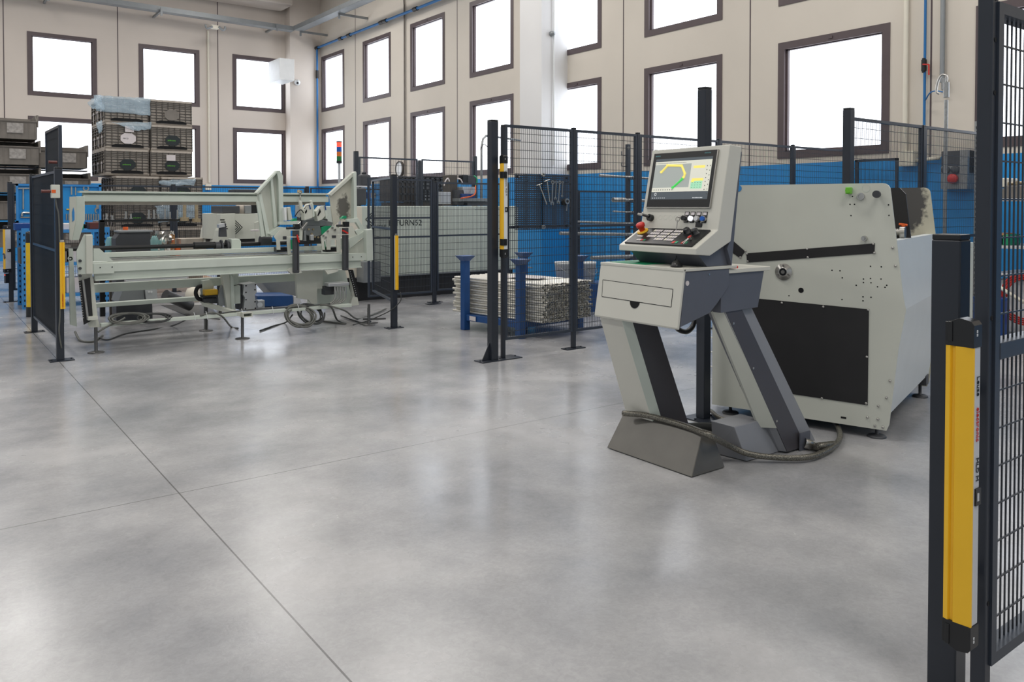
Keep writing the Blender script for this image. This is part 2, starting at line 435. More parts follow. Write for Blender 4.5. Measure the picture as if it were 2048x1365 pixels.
# ================================================================== GUARD FENCES
def fence_panel(p0, p1, z0, z1, mids, label, cat='fence panel', group=None, pv=.022, ph=.1, wv=.0032, fw=.025, fd=.03, m='fence_black', sides=True):
    p0 = Vector((p0[0], p0[1], 0)); p1 = Vector((p1[0], p1[1], 0)); L = (p1-p0).length; d = (p1-p0)/L
    nrm = Vector((0, 0, 1)).cross(d)
    t = T('wire_fence', label, cat, (p0.x, p0.y, z0), group)
    X = frame_mtx((p0.x, p0.y, 0), d, nrm)
    fr = MB(X)
    fr.box(0, L, -fd/2, fd/2, z0, z0+fw); fr.box(0, L, -fd/2, fd/2, z1-fw, z1)
    for z in mids: fr.box(fw, L-fw, -fd/2, fd/2, z-fw/2, z+fw/2)
    if sides:
        fr.box(0, fw, -fd/2, fd/2, z0+fw, z1-fw); fr.box(L-fw, L, -fd/2, fd/2, z0+fw, z1-fw)
    fr.build('panel_frame', m, t)
    wm_ = MB(X); n = max(2, int(L/pv)); h = wv/2
    for i in range(1, n):
        x = L*i/n; wm_._add([(x-h, -h, z0+fw), (x+h, -h, z0+fw), (x+h, h, z0+fw), (x-h, h, z0+fw), (x-h, -h, z1-fw), (x+h, -h, z1-fw), (x+h, h, z1-fw), (x-h, h, z1-fw)],
                            [(0, 1, 5, 4), (1, 2, 6, 5), (2, 3, 7, 6), (3, 0, 4, 7)])
    k = max(1, int((z1-z0)/ph)); h = .0022
    for j in range(1, k):
        z = z0+(z1-z0)*j/k
        wm_.box(fw, L-fw, -.0055, -.0015, z-h, z+h)
    wm_.build('wire_mesh', 'wire', t)
    return t
def fence_post(x, y, z1, label, w=.06, plate=(-.1, .1, -.06, .06), rz=0, group=None, m='post_black', gusset=False, cat='fence post'):
    t = T('fence_post', label, cat, (x, y, 0), group, rz)
    X = Matrix.Translation((x, y, 0)) @ Matrix.Rotation(rz, 4, 'Z'); h = w/2
    p = MB(X).box(-h, h, -h, h, .008, z1-.012); p.build('post', m, t, bevel=.004)
    MB(X).box(-h+.001, h-.001, -h+.001, h-.001, z1-.012, z1+.004).build('end_cap', 'black_plastic', t, bevel=.003)
    b = MB(X).box(plate[0], plate[1], plate[2], plate[3], 0, .008)
    for sx in (plate[0]+.02, plate[1]-.02): b.cyl((sx, 0, .008), (sx, 0, .016), .008, 6)
    if gusset:
        b.prism([(-h-.085, .004, .008), (-h, .004, .008), (-h, .004, .17)], (0, -.008, 0))
    b.build('base_plate', m, t)
    return t
def curtain(x, y, z0, z1, label, rz=0, w=.052, d=.055, yd=None, name='light_curtain', caps=True, text=None, side='light_alu'):
    """yellow safety sensor bar, front face -y, alu side +x"""
    t = T(name, label, 'safety sensor', (x, y, z0), rz=rz)
    X = Matrix.Translation((x, y, 0)) @ Matrix.Rotation(rz, 4, 'Z')
    c = (z1-z0)*.085 if caps else .012
    yd = (d/2-.004) if yd is None else yd; yb = -d/2+yd
    b = MB(X)
    b.prism([(-w/2, -d/2, z0+c), (-w/2+.012, -d/2-.004, z0+c), (-w/2+.016, -d/2+.003, z0+c), (-w/2+.022, -d/2+.003, z0+c), (-w/2+.026, -d/2-.004, z0+c), (w/2, -d/2, z0+c), (w/2, yb, z0+c), (-w/2, yb, z0+c)], (0, 0, z1-z0-2*c))
    b.build('yellow_housing', 'yellow', t)
    MB(X).box(-w/2+.001, w/2-.001, yb, d/2, z0+c, z1-c).build('alu_profile', side, t, bevel=.002)
    if caps:
        for a, e, s in ((z0, z0+c, -1), (z1-c, z1, 1)):
            k = MB(X); zi = a if s < 0 else e; zo = e if s < 0 else a
            prof = [(-w/2-.001, 0), (-w/2+.006, .0), (0, .012), (w/2-.006, .006), (w/2+.001, -.004)]
            pts = [(px, -d/2-.003, zi+s*(h-.012)) for px, h in prof]
            low = [(w/2+.001, -d/2-.003, zo), (-w/2-.001, -d/2-.003, zo)]
            k.prism(pts+low, (0, d+.006, 0)); k.box(-w/2+.008, -w/2+.018, -d/2-.006, -d/2-.002, a+c*.15, e-c*.15)
            k.c(1).box(w/2, w/2+.002, -.008, -.001, (a+e)/2-.008, (a+e)/2-.001).box(w/2, w/2+.002, -.008, -.001, (a+e)/2+.001, (a+e)/2+.008)
            k.build('end_cap', ['black_plastic', 'light_alu'], t, bevel=.002)
        zc = z0+(z1-z0)*.47
        k = MB(X).box(-w/2+.004, w/2+.003, -.006, d/2+.003, zc-.022, zc+.022)
        k.c(1).box(w/2+.002, w/2+.005, .0, .008, zc-.010, zc+.010); k.build('clamp_band', ['black_plastic', 'light_alu'], t)
    else:
        MB(X).box(-w/2+.004, w/2-.004, -d/2+.004, d/2-.004, z1-c-.001, z1+.008).build('end_cap', 'steel', t, bevel=.003)
    return t, X
FY = 6.0
fence_post(4.225, 5.98, 2.2, 'thick black post with gusset foot beside the yellow sensor bar and pegboard fence', w=.075, plate=(-.16, .1, -.07, .07), gusset=True)
# the long fence parallel to the far wall
xs = [fy(p, 400, FY).x for p in (1006, 1147, 1275, 1437, 1585)]+[XW-.05]
names = ['slim black post with small foot plate behind the yellow sensor bar',
         'black fence post with plate foot right beside the perforated tool board',
         'black fence post behind the rod rack', 'black fence post behind the console monitor top corner',
         'black fence post seen over the big machine plate, in front of blue wall']
zt = 2.175
for i, lb in enumerate(names):
    fence_post(xs[i], FY, 2.19 if i else 2.165, lb, w=.04 if i else .035, plate=(-.03, .16, -.09, .09) if i == 0 else (-.12, .12, -.05, .05))
labs = ['fence panel of black wire mesh carrying the perforated tool board', 'fence panel of black wire mesh in front of the rod rack',
        'fence panel of black wire mesh mostly behind the console monitor', 'fence panel of black wire mesh above the big machine, left of the next post',
        'fence panel of black wire mesh ending against the blue and beige window wall']
for i in range(5):
    fence_panel((xs[i]+.018, FY), (xs[i+1]-.018, FY), .17, zt, [1.22], labs[i], ph=.075)
# tall post behind the console
fence_post(4.19, 3.50, 2.2, 'tall square black post rising behind the console screen', w=.068, plate=(-.1, .1, -.1, .1))
# fence behind the bending machine
Y2 = 3.73
xq = [fy(p, 300, Y2).x for p in (1697, 1845)]
fence_post(xq[0], Y2, 2.24, 'thick black corner post behind the big machine, mesh starting at its side', w=.07)
fence_post(xq[1], Y2, 2.17, 'slim black post in the middle of the fence behind the big machine', w=.045)
fence_panel((xq[0]+.04, Y2), (xq[1]-.025, Y2), .17, 2.17, [1.12], 'dense wire fence panel between thick corner post and slim post behind the big machine', ph=.085, pv=.021)
fence_panel((xq[1]+.025, Y2), (8.75, Y2), .17, 2.17, [1.12], 'dense wire fence panel in front of the grey switch box with red button', ph=.085, pv=.021)
# foreground fence at the photo's edge
pa = fz(1964, 1440); dist = 2.15
fpx = D0*dist+R_*((1974-1024)/F*dist)
fence_panel((fpx.x-.0, fpx.y), (fpx.x+1.6, fpx.y), .178, 1.962, [], 'nearest wire fence panel with wide black uprights, cut off by the picture edge', ph=.1, pv=.028, wv=.004, fw=.030, fd=.05)
tp = kids
fence_rail_z = [z for z in (1.075,)]
t = [o for o in COL.objects if o.name.startswith('wire_fence')][-1]
MB().box(fpx.x+.028, fpx.x+1.57, fpx.y-.027, fpx.y+.03, 1.005, 1.050).build('middle_rail', 'fence_black', t, bevel=.002)
fp = fence_post(fpx.x-.008, fpx.y-.0, 2.03, 'nearest tall black fence post, running out of the top of the picture', w=.038, plate=(-.05, .09, -.06, .06))
hb = MB()
for z in (.35, 1.12, 1.72, 1.86, 1.97): hb.cyl((fpx.x-.010, fpx.y-.0185, z), (fpx.x-.010, fpx.y-.0205, z), .0065, 10)
hb.build('bolt_hole', 'dark_void', fp)
# foreground sensor column
bx = D0*2.3+R_*((1903-1024)/F*2.3)
fp = fence_post(bx.x, bx.y, 1.335, 'short wide black post in the foreground behind the big yellow sensor bar', w=.078, plate=(-.055, .055, -.05, .05), rz=.08)
MB().cyl((bx.x+.004, bx.y-.042, 1.08), (bx.x+.004, bx.y-.056, 1.08), .011, 6).cyl((bx.x+.004, bx.y-.056, 1.08), (bx.x+.004, bx.y-.062, 1.08), .006, 8).build('bolt', 'black_plastic', fp)
cx = D0*2.06+R_*((1930-1024)/F*2.06)
t, X = curtain(cx.x, cx.y, .268, 1.132, 'big yellow and grey safety sensor bar with black caps before the short wide post', rz=-math.pi/2, w=.069, d=.040, yd=.006)
RT = X @ frame_mtx((.0350, .012, .86), (0, 0, -1), (0, 1, 0))
# lettering runs down the grey side face, readable from the aisle
FT = X @ frame_mtx((.0350, -.0005, .985), (0, 0, -1), (0, 1, 0))
for zz in (.42, .92): MB().bar((cx.x+.018, cx.y, zz), (bx.x-.03, bx.y-.03, zz), .016, .03).build('mounting_bracket', 'black_plastic', t)
txt('Leuze', .022, FT, 'black_ink', 'maker_lettering', t)
txt('electronic', .022, X @ frame_mtx((.0350, -.0005, .905), (0, 0, -1), (0, 1, 0)), 'red', 'maker_lettering', t)
txt('MLD M', .020, X @ frame_mtx((.0350, -.0005, .775), (0, 0, -1), (0, 1, 0)), 'black_ink', 'maker_lettering', t)
tr = MB(X).prism([(.0265, .003, 1.0), (.0265, .018, 1.0), (.0265, .0105, 1.018)], (.001, 0, 0)); tr.build('maker_emblem', 'red', t)
# middle sensor bar on the gusset post
d7 = 7.30
c7 = D0*d7+R_*((1003.5-1024)/F*d7)
t, X = curtain(c7.x, c7.y-.03, .945, 1.885, 'yellow and white safety sensor bar clamped between two black posts', rz=-math.pi/2, w=.058, d=.048, yd=.006, side='white_paint')
for z in (1.70, 1.09):
    MB().box(4.26, c7.x-.02, c7.y-.06, c7.y-.02, z-.018, z+.018).box(4.262, 4.29, c7.y-.07, c7.y-.02, z-.03, z+.03).box(c7.x-.035, c7.x-.012, c7.y-.07, c7.y-.02, z-.03, z+.03).build('clamp_bracket', 'black_plastic', t, bevel=.004)
txt('Leuze electronic  MLD M', .022, X @ frame_mtx((.0300, .001, 1.74), (0, 0, -1), (0, 1, 0)), 'black_ink', 'maker_lettering', t)
# left fence running away from the camera
fence_post(1.035, 8.34, 1.77, 'near black post at the end of the left dark fence, small foot plate', w=.062, plate=(-.09, .11, -.07, .07))
fence_panel((1.05, 8.40), (1.04, 10.34), .17, 1.75, [1.0], 'low dark mesh fence panel seen edge-on beside the bar feeder', ph=.1)
TD_ = fence_panel((1.10, 8.68), (1.085, 9.55), .30, 2.19, [1.2], 'taller dark mesh door panel seen edge-on with brown handle', cat='fence door', ph=.1)
fence_post(1.04, 10.4, 1.77, 'far black post at the end of the left dark fence', w=.06)
MB().cyl((1.06, 8.60, 1.83), (.99, 8.60, 1.83), .014, 10).build('handle', 'red_brown', TD_)
t, X = curtain(1.052, 8.285, .47, 1.10, 'slim yellow sensor bar on the near black post of the left fence', w=.04, d=.04, caps=False)
txt('Leuze electronic', .018, X @ frame_mtx((.004, -.0215, .50), (0, 0, 1), (-1, 0, 0)), 'red', 'maker_lettering', t)
t = T('switch_box', 'small grey switch box with orange label and brown plunger on the left fence', 'switch box', (1.03, 8.25, 1.45))
MB().box(.965, 1.035, 8.22, 8.28, 1.49, 1.61).build('housing', 'machine_paint', t, bevel=.006)
MB().box(.967, 1.001, 8.218, 8.222, 1.535, 1.565).build('warning_label', 'orange', t)
MB().cyl((.965, 8.25, 1.55), (.89, 8.25, 1.55), .014, 12).build('plunger', 'red_brown', t)
tag(MB().tube([(1.0, 8.25, 1.49), (1.01, 8.26, 1.42), (1.03, 8.28, 1.3), (1.035, 8.29, .9), (1.03, 8.28, .45), (1.02, 8.27, .28), (1.04, 8.29, .12)], .006).build('power_cable', 'cable'),
    'thin grey cable hanging down the near black post of the left fence', 'cable')
# far black fence
YF = 13.9
xf = [fy(p, 400, YF).x for p in (20, 347, 614)]
for x, lb in zip(xf, ('black post at the left end of the far fence beside the blue tool board', 'black post of the far fence in front of the crate stack', 'black post of the far fence near the signal tower')):
    fence_post(x, YF, 1.77, lb, w=.06)
fence_panel((xf[0]+.03, YF), (xf[1]-.03, YF), .17, 1.75, [], 'far fence panel behind the blue tool board and crates', ph=.1, pv=.03)
fence_panel((xf[1]+.03, YF), (xf[2]-.03, YF), .17, 1.75, [], 'far fence panel in front of the blue wall behind the bar feeder', ph=.1, pv=.03)
fence_panel((xf[2]+.06, YF), (xf[2]+2.2, YF), .17, 1.75, [], 'far fence panel behind the grease-stained hood', ph=.1, pv=.03)
t, X = curtain(fy(14, 500, YF-.25).x, YF-.25, .45, 1.14, 'farthest yellow and grey sensor bar at the left picture edge', rz=-1.25, w=.06, d=.08, yd=.006)
MB(X).box(-.03, .02, -.03, .02, .30, .44).c(1).cyl((0, -.031, .42), (0, -.036, .42), .008, 8).build('connector', ['black_plastic', 'glow_red'], t)
tag(MB().tube([X @ Vector((-.02, 0, .45)), X @ Vector((-.02, -.02, .62)), X @ Vector((.15, -.1, .72)), X @ Vector((.6, -.3, .76))], .012).build('sensor_cable', 'cable'), 'grey cable looping from the farthest sensor bar', 'cable')
# bollard
bo = fz(62, 634); t = T('bollard', 'yellow bollard with black top beside the left dark fence', 'bollard', (bo.x, bo.y, 0))
MB().cyl((bo.x, bo.y, .0), (bo.x, bo.y, .13), .055, 20).build('base_sleeve', 'black_plastic', t)
MB().cyl((bo.x, bo.y, .13), (bo.x, bo.y, .95), .05, 20).build('yellow_tube', 'yellow_dull', t)
MB().lathe((bo.x, bo.y, .95), [(.051, 0), (.051, .11), (.045, .135), (.02, .145), (0, .146)]).build('top_cap', 'black_plastic', t)
# mesh cell around the white turning machine
fence_post(4.43, 8.26, 1.78, 'black gate post with slim yellow sensor bar right of the bar feeder', w=.062)
fence_panel((4.445, 8.33), (4.775, 9.47), .30, 1.76, [1.15], 'dark mesh gate panel seen at an angle behind its post', cat='fence gate', ph=.1, pv=.03, wv=.0025)
t, X = curtain(4.43, 8.20, .44, 1.09, 'slim yellow sensor bar on the black gate post', w=.035, d=.04, caps=False)
tag(MB().tube([(4.48, 8.2, .42), (4.48, 8.18, .34), (4.44, 8.19, .28), (4.36, 8.25, .2), (4.2, 8.4, .1), (4.0, 8.45, .05)], .006).build('power_cable', 'cable_dark'), 'thin dark cable leaving the gate post sensor bar', 'cable')
YG = 9.93
xg = [fy(p, 400, YG).x for p in (784, 866, 874, 1027, 1252)]
fence_panel((4.93, YG), (xg[1]-.02, YG), .17, 1.80, [.98, 1.25], 'mesh panel with shiny top rail in front of the white machine lettering', ph=.1, pv=.024, m='fence_black')
fence_post(xg[1], YG, 1.79, 'left one of the paired slim posts before the white machine', w=.026)
fence_post(xg[2]+.06, YG+.16, 1.77, 'right one of the paired slim posts before the white machine', w=.036)
fence_panel((xg[2]+.09, YG+.16), (xg[3]-.03, YG+.16), .17, 1.77, [.98], 'mesh panel before the white machine, behind the yellow and white sensor bar', ph=.1, pv=.024)
fence_post(xg[3], YG+.16, 1.77, 'black post at the far end of the fence before the white machine', w=.05)
YH = 9.2
xh = [fy(p, 400, YH).x for p in (1152, 1160)]
fence_post(xh[0]+.02, YH, 1.66, 'slim post of the low inner fence behind the tool board', w=.04)
fence_panel((xh[0]+.05, YH), (XW-.05, YH), .17, 1.655, [1.05], 'low inner fence panel in front of the blue wall behind the rod rack', ph=.1, pv=.03)
# upper fence behind the white machine
YU = 11.9
a = fy(712, 303, YU); b = fy(950, 313, YU); pm = fy(839, 320, YU)
fence_post(a.x, YU, a.z, 'tall black post rising behind the grease-stained hood', w=.065)
fence_post(b.x, YU, b.z, 'tall black post behind the white machine near the thick gusset post', w=.06)
fence_post(pm.x, YU, fy(839, 321, YU).z, 'middle black post of the tall fence behind the white machine', w=.042)
zt2 = fy(830, 318, YU).z
fence_panel((a.x+.05, YU), (pm.x-.04, YU), .5, zt2, [], 'tall wire fence panel in front of the round wall clock', ph=.12, pv=.05)
fence_panel((pm.x+.04, YU), (b.x-.04, YU), .5, zt2, [], 'tall wire fence panel between middle post and the post by the gusset post', ph=.12, pv=.05)

# ================================================================== TOOL BOARD ON THE FENCE
tb = [fy(1030, 347, FY-.045), fy(1138, 458, FY-.045)]
t = T('tool_board', 'dark perforated tool board hung on the wire fence', 'tool board', (tb[0].x, FY-.045, tb[1].z))
xa, xb, za, zb = tb[0].x, tb[1].x, tb[1].z, tb[0].z
for i, (u0, u1) in enumerate(((xa, xa+(xb-xa)*.5-.002), (xa+(xb-xa)*.5+.002, xb))):
    mb = MB(); nx, nz = 17, 27; px_ = (u1-u0)/nx; pz = (zb-za)/nz
    for a in range(nx+1): mb.box(u0+px_*a-px_*.27 if a else u0, min(u1, u0+px_*a+px_*.27), FY-.046, FY-.044, za, zb)
    for c in range(nz+1): mb.box(u0, u1, FY-.0465, FY-.0435, max(za, za+pz*c-pz*.3), min(zb, za+pz*c+pz*.3))
    mb.build('perforated_sheet', 'fence_black', t)
for cx_, cz_ in ((xa+.03, zb-.03), (xb-.03, zb-.03), (xa+.03, za+.03), (xb-.03, za+.03)):
    MB().cyl((cx_, FY-.05, cz_), (cx_, FY-.02, cz_), .012, 8).build('clamp', 'black_plastic', t)
hooks = [(1036, 357), (1049, 363), (1069, 364), (1088, 364), (1130, 365)]
for x, y in hooks:
    p = fy(x, y, FY-.05); MB().tube([p, p+Vector((0, -.045, 0)), p+Vector((.004, -.05, .014))], .0025, 6).build('hook', 'black_plastic', t)
def wrench(px, py0, py1, px1, r, label, name='combination_wrench'):
    a = fy(px, py0, FY-.075); b = fy(px1, py1, FY-.075); t = T(name, label, 'wrench', a)
    d = (b-a).normalized(); mb = MB()
    mb.ring(a+Vector((0, -.004, 0)), a+Vector((0, .004, 0)), r*.9, r*.52, 14)
    mb.bar(a+d*r*.75, b-d*r*.7, r*.62, .006, up=(0, 1, 0))
    n = Vector((-d.z, 0, d.x))
    pts = [b+(-d*.75+n*.6)*r, b+(n*1.05)*r, b+(d*.95+n*.75)*r, b+(d*.7+n*.32)*r, b+(d*.05+n*.38)*r, b+(d*-.15)*r, b+(d*.05-n*.38)*r, b+(d*.7-n*.32)*r, b+(d*.95-n*.75)*r, b-n*1.05*r, b+(-d*.75-n*.6)*r]
    mb.prism([p+Vector((0, -.004, 0)) for p in pts], (0, .008, 0)); mb.build('wrench_body', 'steel', t)
wrench(1105.3, 365, 406.5, 1104, .021, 'largest steel spanner, first of the four hanging side by side')
wrench(1112.3, 364.5, 397, 1110.5, .015, 'short steel spanner hanging between the two large ones')
wrench(1119.5, 365, 404.5, 1116.5, .019, 'large steel spanner with green mark on the tool board')
wrench(1125.6, 364.5, 392.5, 1124, .011, 'smallest steel spanner hanging at the end of the row')
for a, b, h, lb in (((1078.5, 369), (1093.5, 409), 5, 'slanting steel T-handle key hanging lowest on the tool board'), ((1094, 361), (1099.5, 404), 6, 'upright steel T-handle key hanging beside the slanting one')):
    p = fy(a[0], a[1], FY-.075); q = fy(b[0], b[1], FY-.075); t = T('t_handle_key', lb, 'tool', p)
    MB().cyl(p, q, .0055, 8).build('shaft', 'steel', t)
    MB().cyl(p+Vector((-.032, 0, -.012)), p+Vector((.032, 0, .008)), .004, 8).build('handle', 'steel', t)
for a, lb in (((1085, 350), 'steel ring socket at the top of the tool board'), ((1085.5, 454), 'steel ring socket at the bottom of the tool board')):
    p = fy(a[0], a[1], FY-.06); tag(MB().ring(p+Vector((0, -.02, 0)), p, .018, .008, 14).build('ring_socket', 'steel'), lb, 'socket')
p = fy(1085, 352, FY-.055); q = fy(1085.5, 452, FY-.055)
tag(MB().bar(p, q, .010, .006).build('extension_rod', 'black_plastic'), 'thin black rod hanging between two ring sockets on the tool board', 'rod')
p = fy(1134, 403, FY-.08); t = T('ring_spanner', 'round slugging spanner hanging at the edge of the tool board', 'wrench', p)
MB().ring(p+Vector((0, -.008, 0)), p+Vector((0, .008, 0)), .028, .016, 16).build('ring_head', 'steel', t)
MB().bar(p-Vector((0, 0, .026)), p-Vector((.006, 0, .09)), .009, .006, up=(0, 1, 0)).build('handle', 'steel', t)
MB().cyl(p+Vector((-.02, .01, -.012)), p+Vector((-.02, .03, -.012)), .03, 14).build('socket_holder', 'black_plastic', t)

# ================================================================== OPERATOR CONSOLE
con = T('control_console', 'beige and grey operator console with screen, key panel and slanting legs', 'control console', (3.35, 3.05, 0))
YA, YB = 2.745, 3.365
def prof(mb, pts, y0, y1): return mb.prism([(x, y0, z) for x, z in pts], (0, y1-y0, 0))
# desk body: beige front skin, grey sides
def XF(z): return 3.085+(z-.773)*.154 if z > .773 else 3.085+(.773-z)*.43
desk = prof(MB(), [(3.085, .80), (3.135, 1.097), (3.148, 1.097), (3.100, .79), (3.09, .79)], YA, YB)
desk.box(3.13, 3.56, YA, YB, 1.083, 1.099)
desk.build('front_shell', 'console_paint', con, bevel=.003)
side = prof(MB(), [(3.112, .80), (3.150, 1.082), (3.50, 1.082), (3.50, .99), (3.40, .90), (3.34, .855)], YA+.006, YB-.006)
side.build('side_housing', 'charcoal_paint', con, bevel=.002)
sc = MB()
for px, py in ((1418, 549),): p = fy(px, py, YA+.006); sc.cyl(p, p-Vector((0, .003, 0)), .006, 10)
sc.build('screw', 'steel', con)
p = fy(1374.5, 567, YA+.006); MB().cyl(p, p-Vector((0, .002, 0)), .013, 18).build('round_sticker', 'label_white', con)
# leg one with beige front below the desk
def legpts(z, pts): return [(XF(z)+dx, y, z) for dx, y in pts]
MB().loft(legpts(.86, [(0, 3.155), (0, YB), (.22, YB), (.22, 3.155)]), legpts(.12, [(0, 3.155), (0, YB), (.22, YB), (.22, 3.155)])).build('leg', 'console_paint', con, bevel=.003)
lp = MB().loft(legpts(.80, [(.055, 3.150), (.255, 3.150), (.255, 3.36), (.055, 3.36)]), legpts(.10, [(.055, 3.150), (.28, 3.150), (.28, 3.36), (.055, 3.36)]))
lg = kids(con)[-1]
lp.build('leg_cover', 'leg_cover_paint', lg)
st = MB().loft(legpts(.80, [(.002, 3.154), (.055, 3.128), (.055, 3.152), (.01, 3.165)]), legpts(.12, [(.002, 3.154), (.055, 3.128), (.055, 3.152), (.01, 3.165)]))
st.build('edge_strip', 'machine_paint_green', lg)
sc = MB()
for z in (.76, .47, .20): q = Vector((XF(z)+.075, 3.150, z)); sc.cyl(q, q-Vector((0, .003, 0)), .007, 10)
sc.build('screw', 'steel', lg)
# front shell lower bridge (front face goes down to leg level)
dz = MB()
# drawer recess on the front face
def on_front(y, z, off=0.): return Vector((3.085+(z-.80)*(.05/.297)-off, y, z))
A = fx(1206, 560, 3.12); y_l = 3.338; y_r = 2.80
def fz_at(px, py):
    # point on the slanting front face
    r = ray(px, py); # plane through (3.085,.,.80) normal (-.297,0,.05)
    nn = Vector((-.297, 0, .05)); o = Vector((3.085, 3, .80)); c = Vector((0, 0, CAMZ))
    return c+r*((o-c).dot(nn)/r.dot(nn))
q = [fz_at(*k) for k in ((1206, 560), (1346, 579), (1342.5, 614.5), (1204, 593.5))]
nf = Vector((-.297, 0, .05)).normalized()
gr = MB()
for i in range(4): gr.bar(q[i]+nf*.0005, q[(i+1) % 4]+nf*.0005, .003, .002, up=nf)
hh = fz_at(1270, 604); gr.prism([hh+nf*.0012+Vector((-.166*.036*math.sin(a), .036*math.cos(a), -.986*.036*math.sin(a))) for a in [math.pi*i/12 for i in range(13)]], nf*.001)
dr = MB().prism([k+nf*.0002 for k in q], nf*.0008).build('drawer_front', 'console_paint', con)
gr.build('drawer_gap', 'dark_void', dr)
# light green plate on desk top
tp_ = MB().box(3.17, 3.42, 3.05, 3.33, 1.0992, 1.101); tp_.build('desk_mat', 'green', con)
# rear box
rb = MB().hexa([(3.45, 2.765, .845), (3.77, 2.765, .852), (3.77, 3.32, .852), (3.45, 3.32, .845)], [(3.45, 2.765, 1.055), (3.825, 2.765, 1.055), (3.825, 3.32, 1.055), (3.45, 3.32, 1.055)])
rb.build('rear_housing', 'charcoal_paint', con, bevel=.002)
MB().box(3.49, 3.87, 2.755, 3.33, 1.055, 1.078).build('rear_shelf', 'console_paint', con, bevel=.003)
# leg two
def L2(z, pts): return [(3.47+(.855-z)*.575+dx, y, z) for dx, y in pts]
l2 = MB().loft(L2(.852, [(0, 2.80), (.02, 2.775), (.285, 2.80), (.285, 2.88), (0, 2.88)]), L2(.012, [(0, 2.75), (.02, 2.715), (.35, 2.745), (.35, 2.83), (0, 2.83)])).build('leg', 'grey_paint', con)
MB().loft(L2(.85, [(.022, 2.772), (.165, 2.772), (.165, 2.80), (.022, 2.80)]), L2(.012, [(.022, 2.710), (.20, 2.710), (.20, 2.80), (.022, 2.80)])).build('leg_cover', 'leg_cover_paint', l2)
MB().loft(L2(.85, [(-.025, 2.82), (.022, 2.774), (.022, 2.80), (-.02, 2.84)]), L2(.16, [(-.045, 2.79), (.022, 2.722), (.022, 2.75), (-.04, 2.81)])).build('edge_strip', 'machine_paint', l2)
sc = MB()
for z in (.78, .52, .20): q = Vector((3.47+(.855-z)*.575+.045, 2.772-(.85-z)*.074, z)); sc.cyl(q, q-Vector((0, .003, 0)), .007, 10)
sc.build('screw', 'steel', l2)
# hose plate on leg two
hp = fy(1609, 885, 2.70)
MB().box(hp.x-.05, hp.x+.05, 2.695, 2.703, hp.z-.085, hp.z+.06).build('hose_plate', 'charcoal_paint', l2)
# feet
def foot(x0, x1, y0, y1, h, rx0, rx1):
    return MB().loft([(x0, y0, .004), (x1, y0, .004), (x1, y1, .004), (x0, y1, .004)], [(rx0, y0+.035, h), (rx1, y0+.035, h), (rx1, y1-.02, h), (rx0, y1-.02, h)])
foot(3.222, 3.492, 2.765, 3.405, .203, 3.345, 3.425).build('foot', 'foot_paint', con, bevel=.004)
MB().loft([(3.67, 2.757, .004), (3.98, 2.757, .004), (3.98, 2.97, .004), (3.64, 2.97, .004)], [(3.60, 2.79, .20), (3.86, 2.79, .20), (3.86, 2.95, .20), (3.60, 2.95, .20)]).build('foot', 'grey_paint', con, bevel=.004)
# head
HP = [(3.2, 1.20), (3.372, 1.293), (3.468, 1.746), (3.567, 1.738), (3.478, 1.23), (3.31, 1.16), (3.2, 1.168)]
hd = prof(MB(), HP, 2.724, 3.285).build('screen_housing', 'console_paint', con, bevel=.004)
prof(MB(), [(3.569, 1.715), (3.58, 1.71), (3.50, 1.10), (3.462, 1.19), (3.48, 1.228)], 2.735, 3.275).build('back_door', 'charcoal_paint', con)
prof(MB(), [(3.26, 1.163), (3.31, 1.159), (3.476, 1.228), (3.50, 1.10), (3.38, 1.10), (3.33, 1.10)], 2.76, 3.25).build('neck', 'charcoal_paint', con)
# screen
vv = Vector((.096, 0, .453)).normalized(); uu = Vector((0, -1, 0)); SO = Vector((3.372, 3.285, 1.293))
SM = frame_mtx(SO, uu, vv)
def sp(u, v, h=0.): return (u, v, h)
scr = MB(SM).box(.030, .492, .120, .438, -.004, .010).build('monitor', 'black_plastic', hd, bevel=.002)
MB(SM).box(.027, .495, .116, .121, .0, .013).box(.491, .495, .12, .438, .0, .012).build('monitor_rim', 'steel', scr)
d0, d1, e0, e1 = .055, .466, .165, .402
S = MB(SM)
S.c(0).box(d0, d1, e0, e1, .0100, .0106)
S.c(1).box(d0, d1, e1-.016, e1, .0106, .0109).box(d0, d1, e0, e0+.044, .0106, .0109)
S.c(2).box(d0, d1, e1-.034, e1-.016, .0106, .0109).box(d0+.27, d1-.0, e0+.066, e1-.034, .0106, .0109).box(d0, d1, e0+.044, e0+.068, .0106, .0109)
S.c(3).box(d0+.287, d0+.367, e1-.062, e1-.048, .0109, .0111).box(d0+.287, d0+.367, e1-.134, e1-.120, .0109, .0111).box(d0+.283, d0+.305, e0+.095, e0+.105, .0109, .0111)
S.c(4).box(d0+.283, d0+.363, e1-.178, e1-.134, .0109, .0111)
S.c(5)
for i in range(24): S.box(d0+.005+i*.0095, d0+.009+i*.0095, e1-.028, e1-.024, .0109, .0111)
for i in range(9): S.box(d0+.015+i*.017, d0+.020+i*.017, e0+.053, e0+.058, .0109, .0111)
for i in range(7): S.box(d0+.380, d0+.385, e1-.055-i*.022, e1-.049-i*.022, .0109, .0111)
for i in range(7): S.box(d0+.400, d0+.404, e1-.055-i*.026, e1-.049-i*.026, .0109, .0111)
for r_ in range(3):
    for c_ in range(4): S.box(d0+.289+c_*.019, d0+.298+c_*.019, e1-.146-r_*.013, e1-.144-r_*.013, .0111, .0112)
S.c(6)
for i in range(7): S.box(d0+.012+i*.015, d0+.017+i*.015, e0+.006, e0+.010, .0109, .0111)
S.ring((d0+.033, e0+.030, .0109), (d0+.033, e0+.030, .0112), .008, .006, 16)
for i in range(8): S.box(d0+.31+i*.009, d0+.315+i*.009, e0+.006, e0+.010, .0109, .0111)
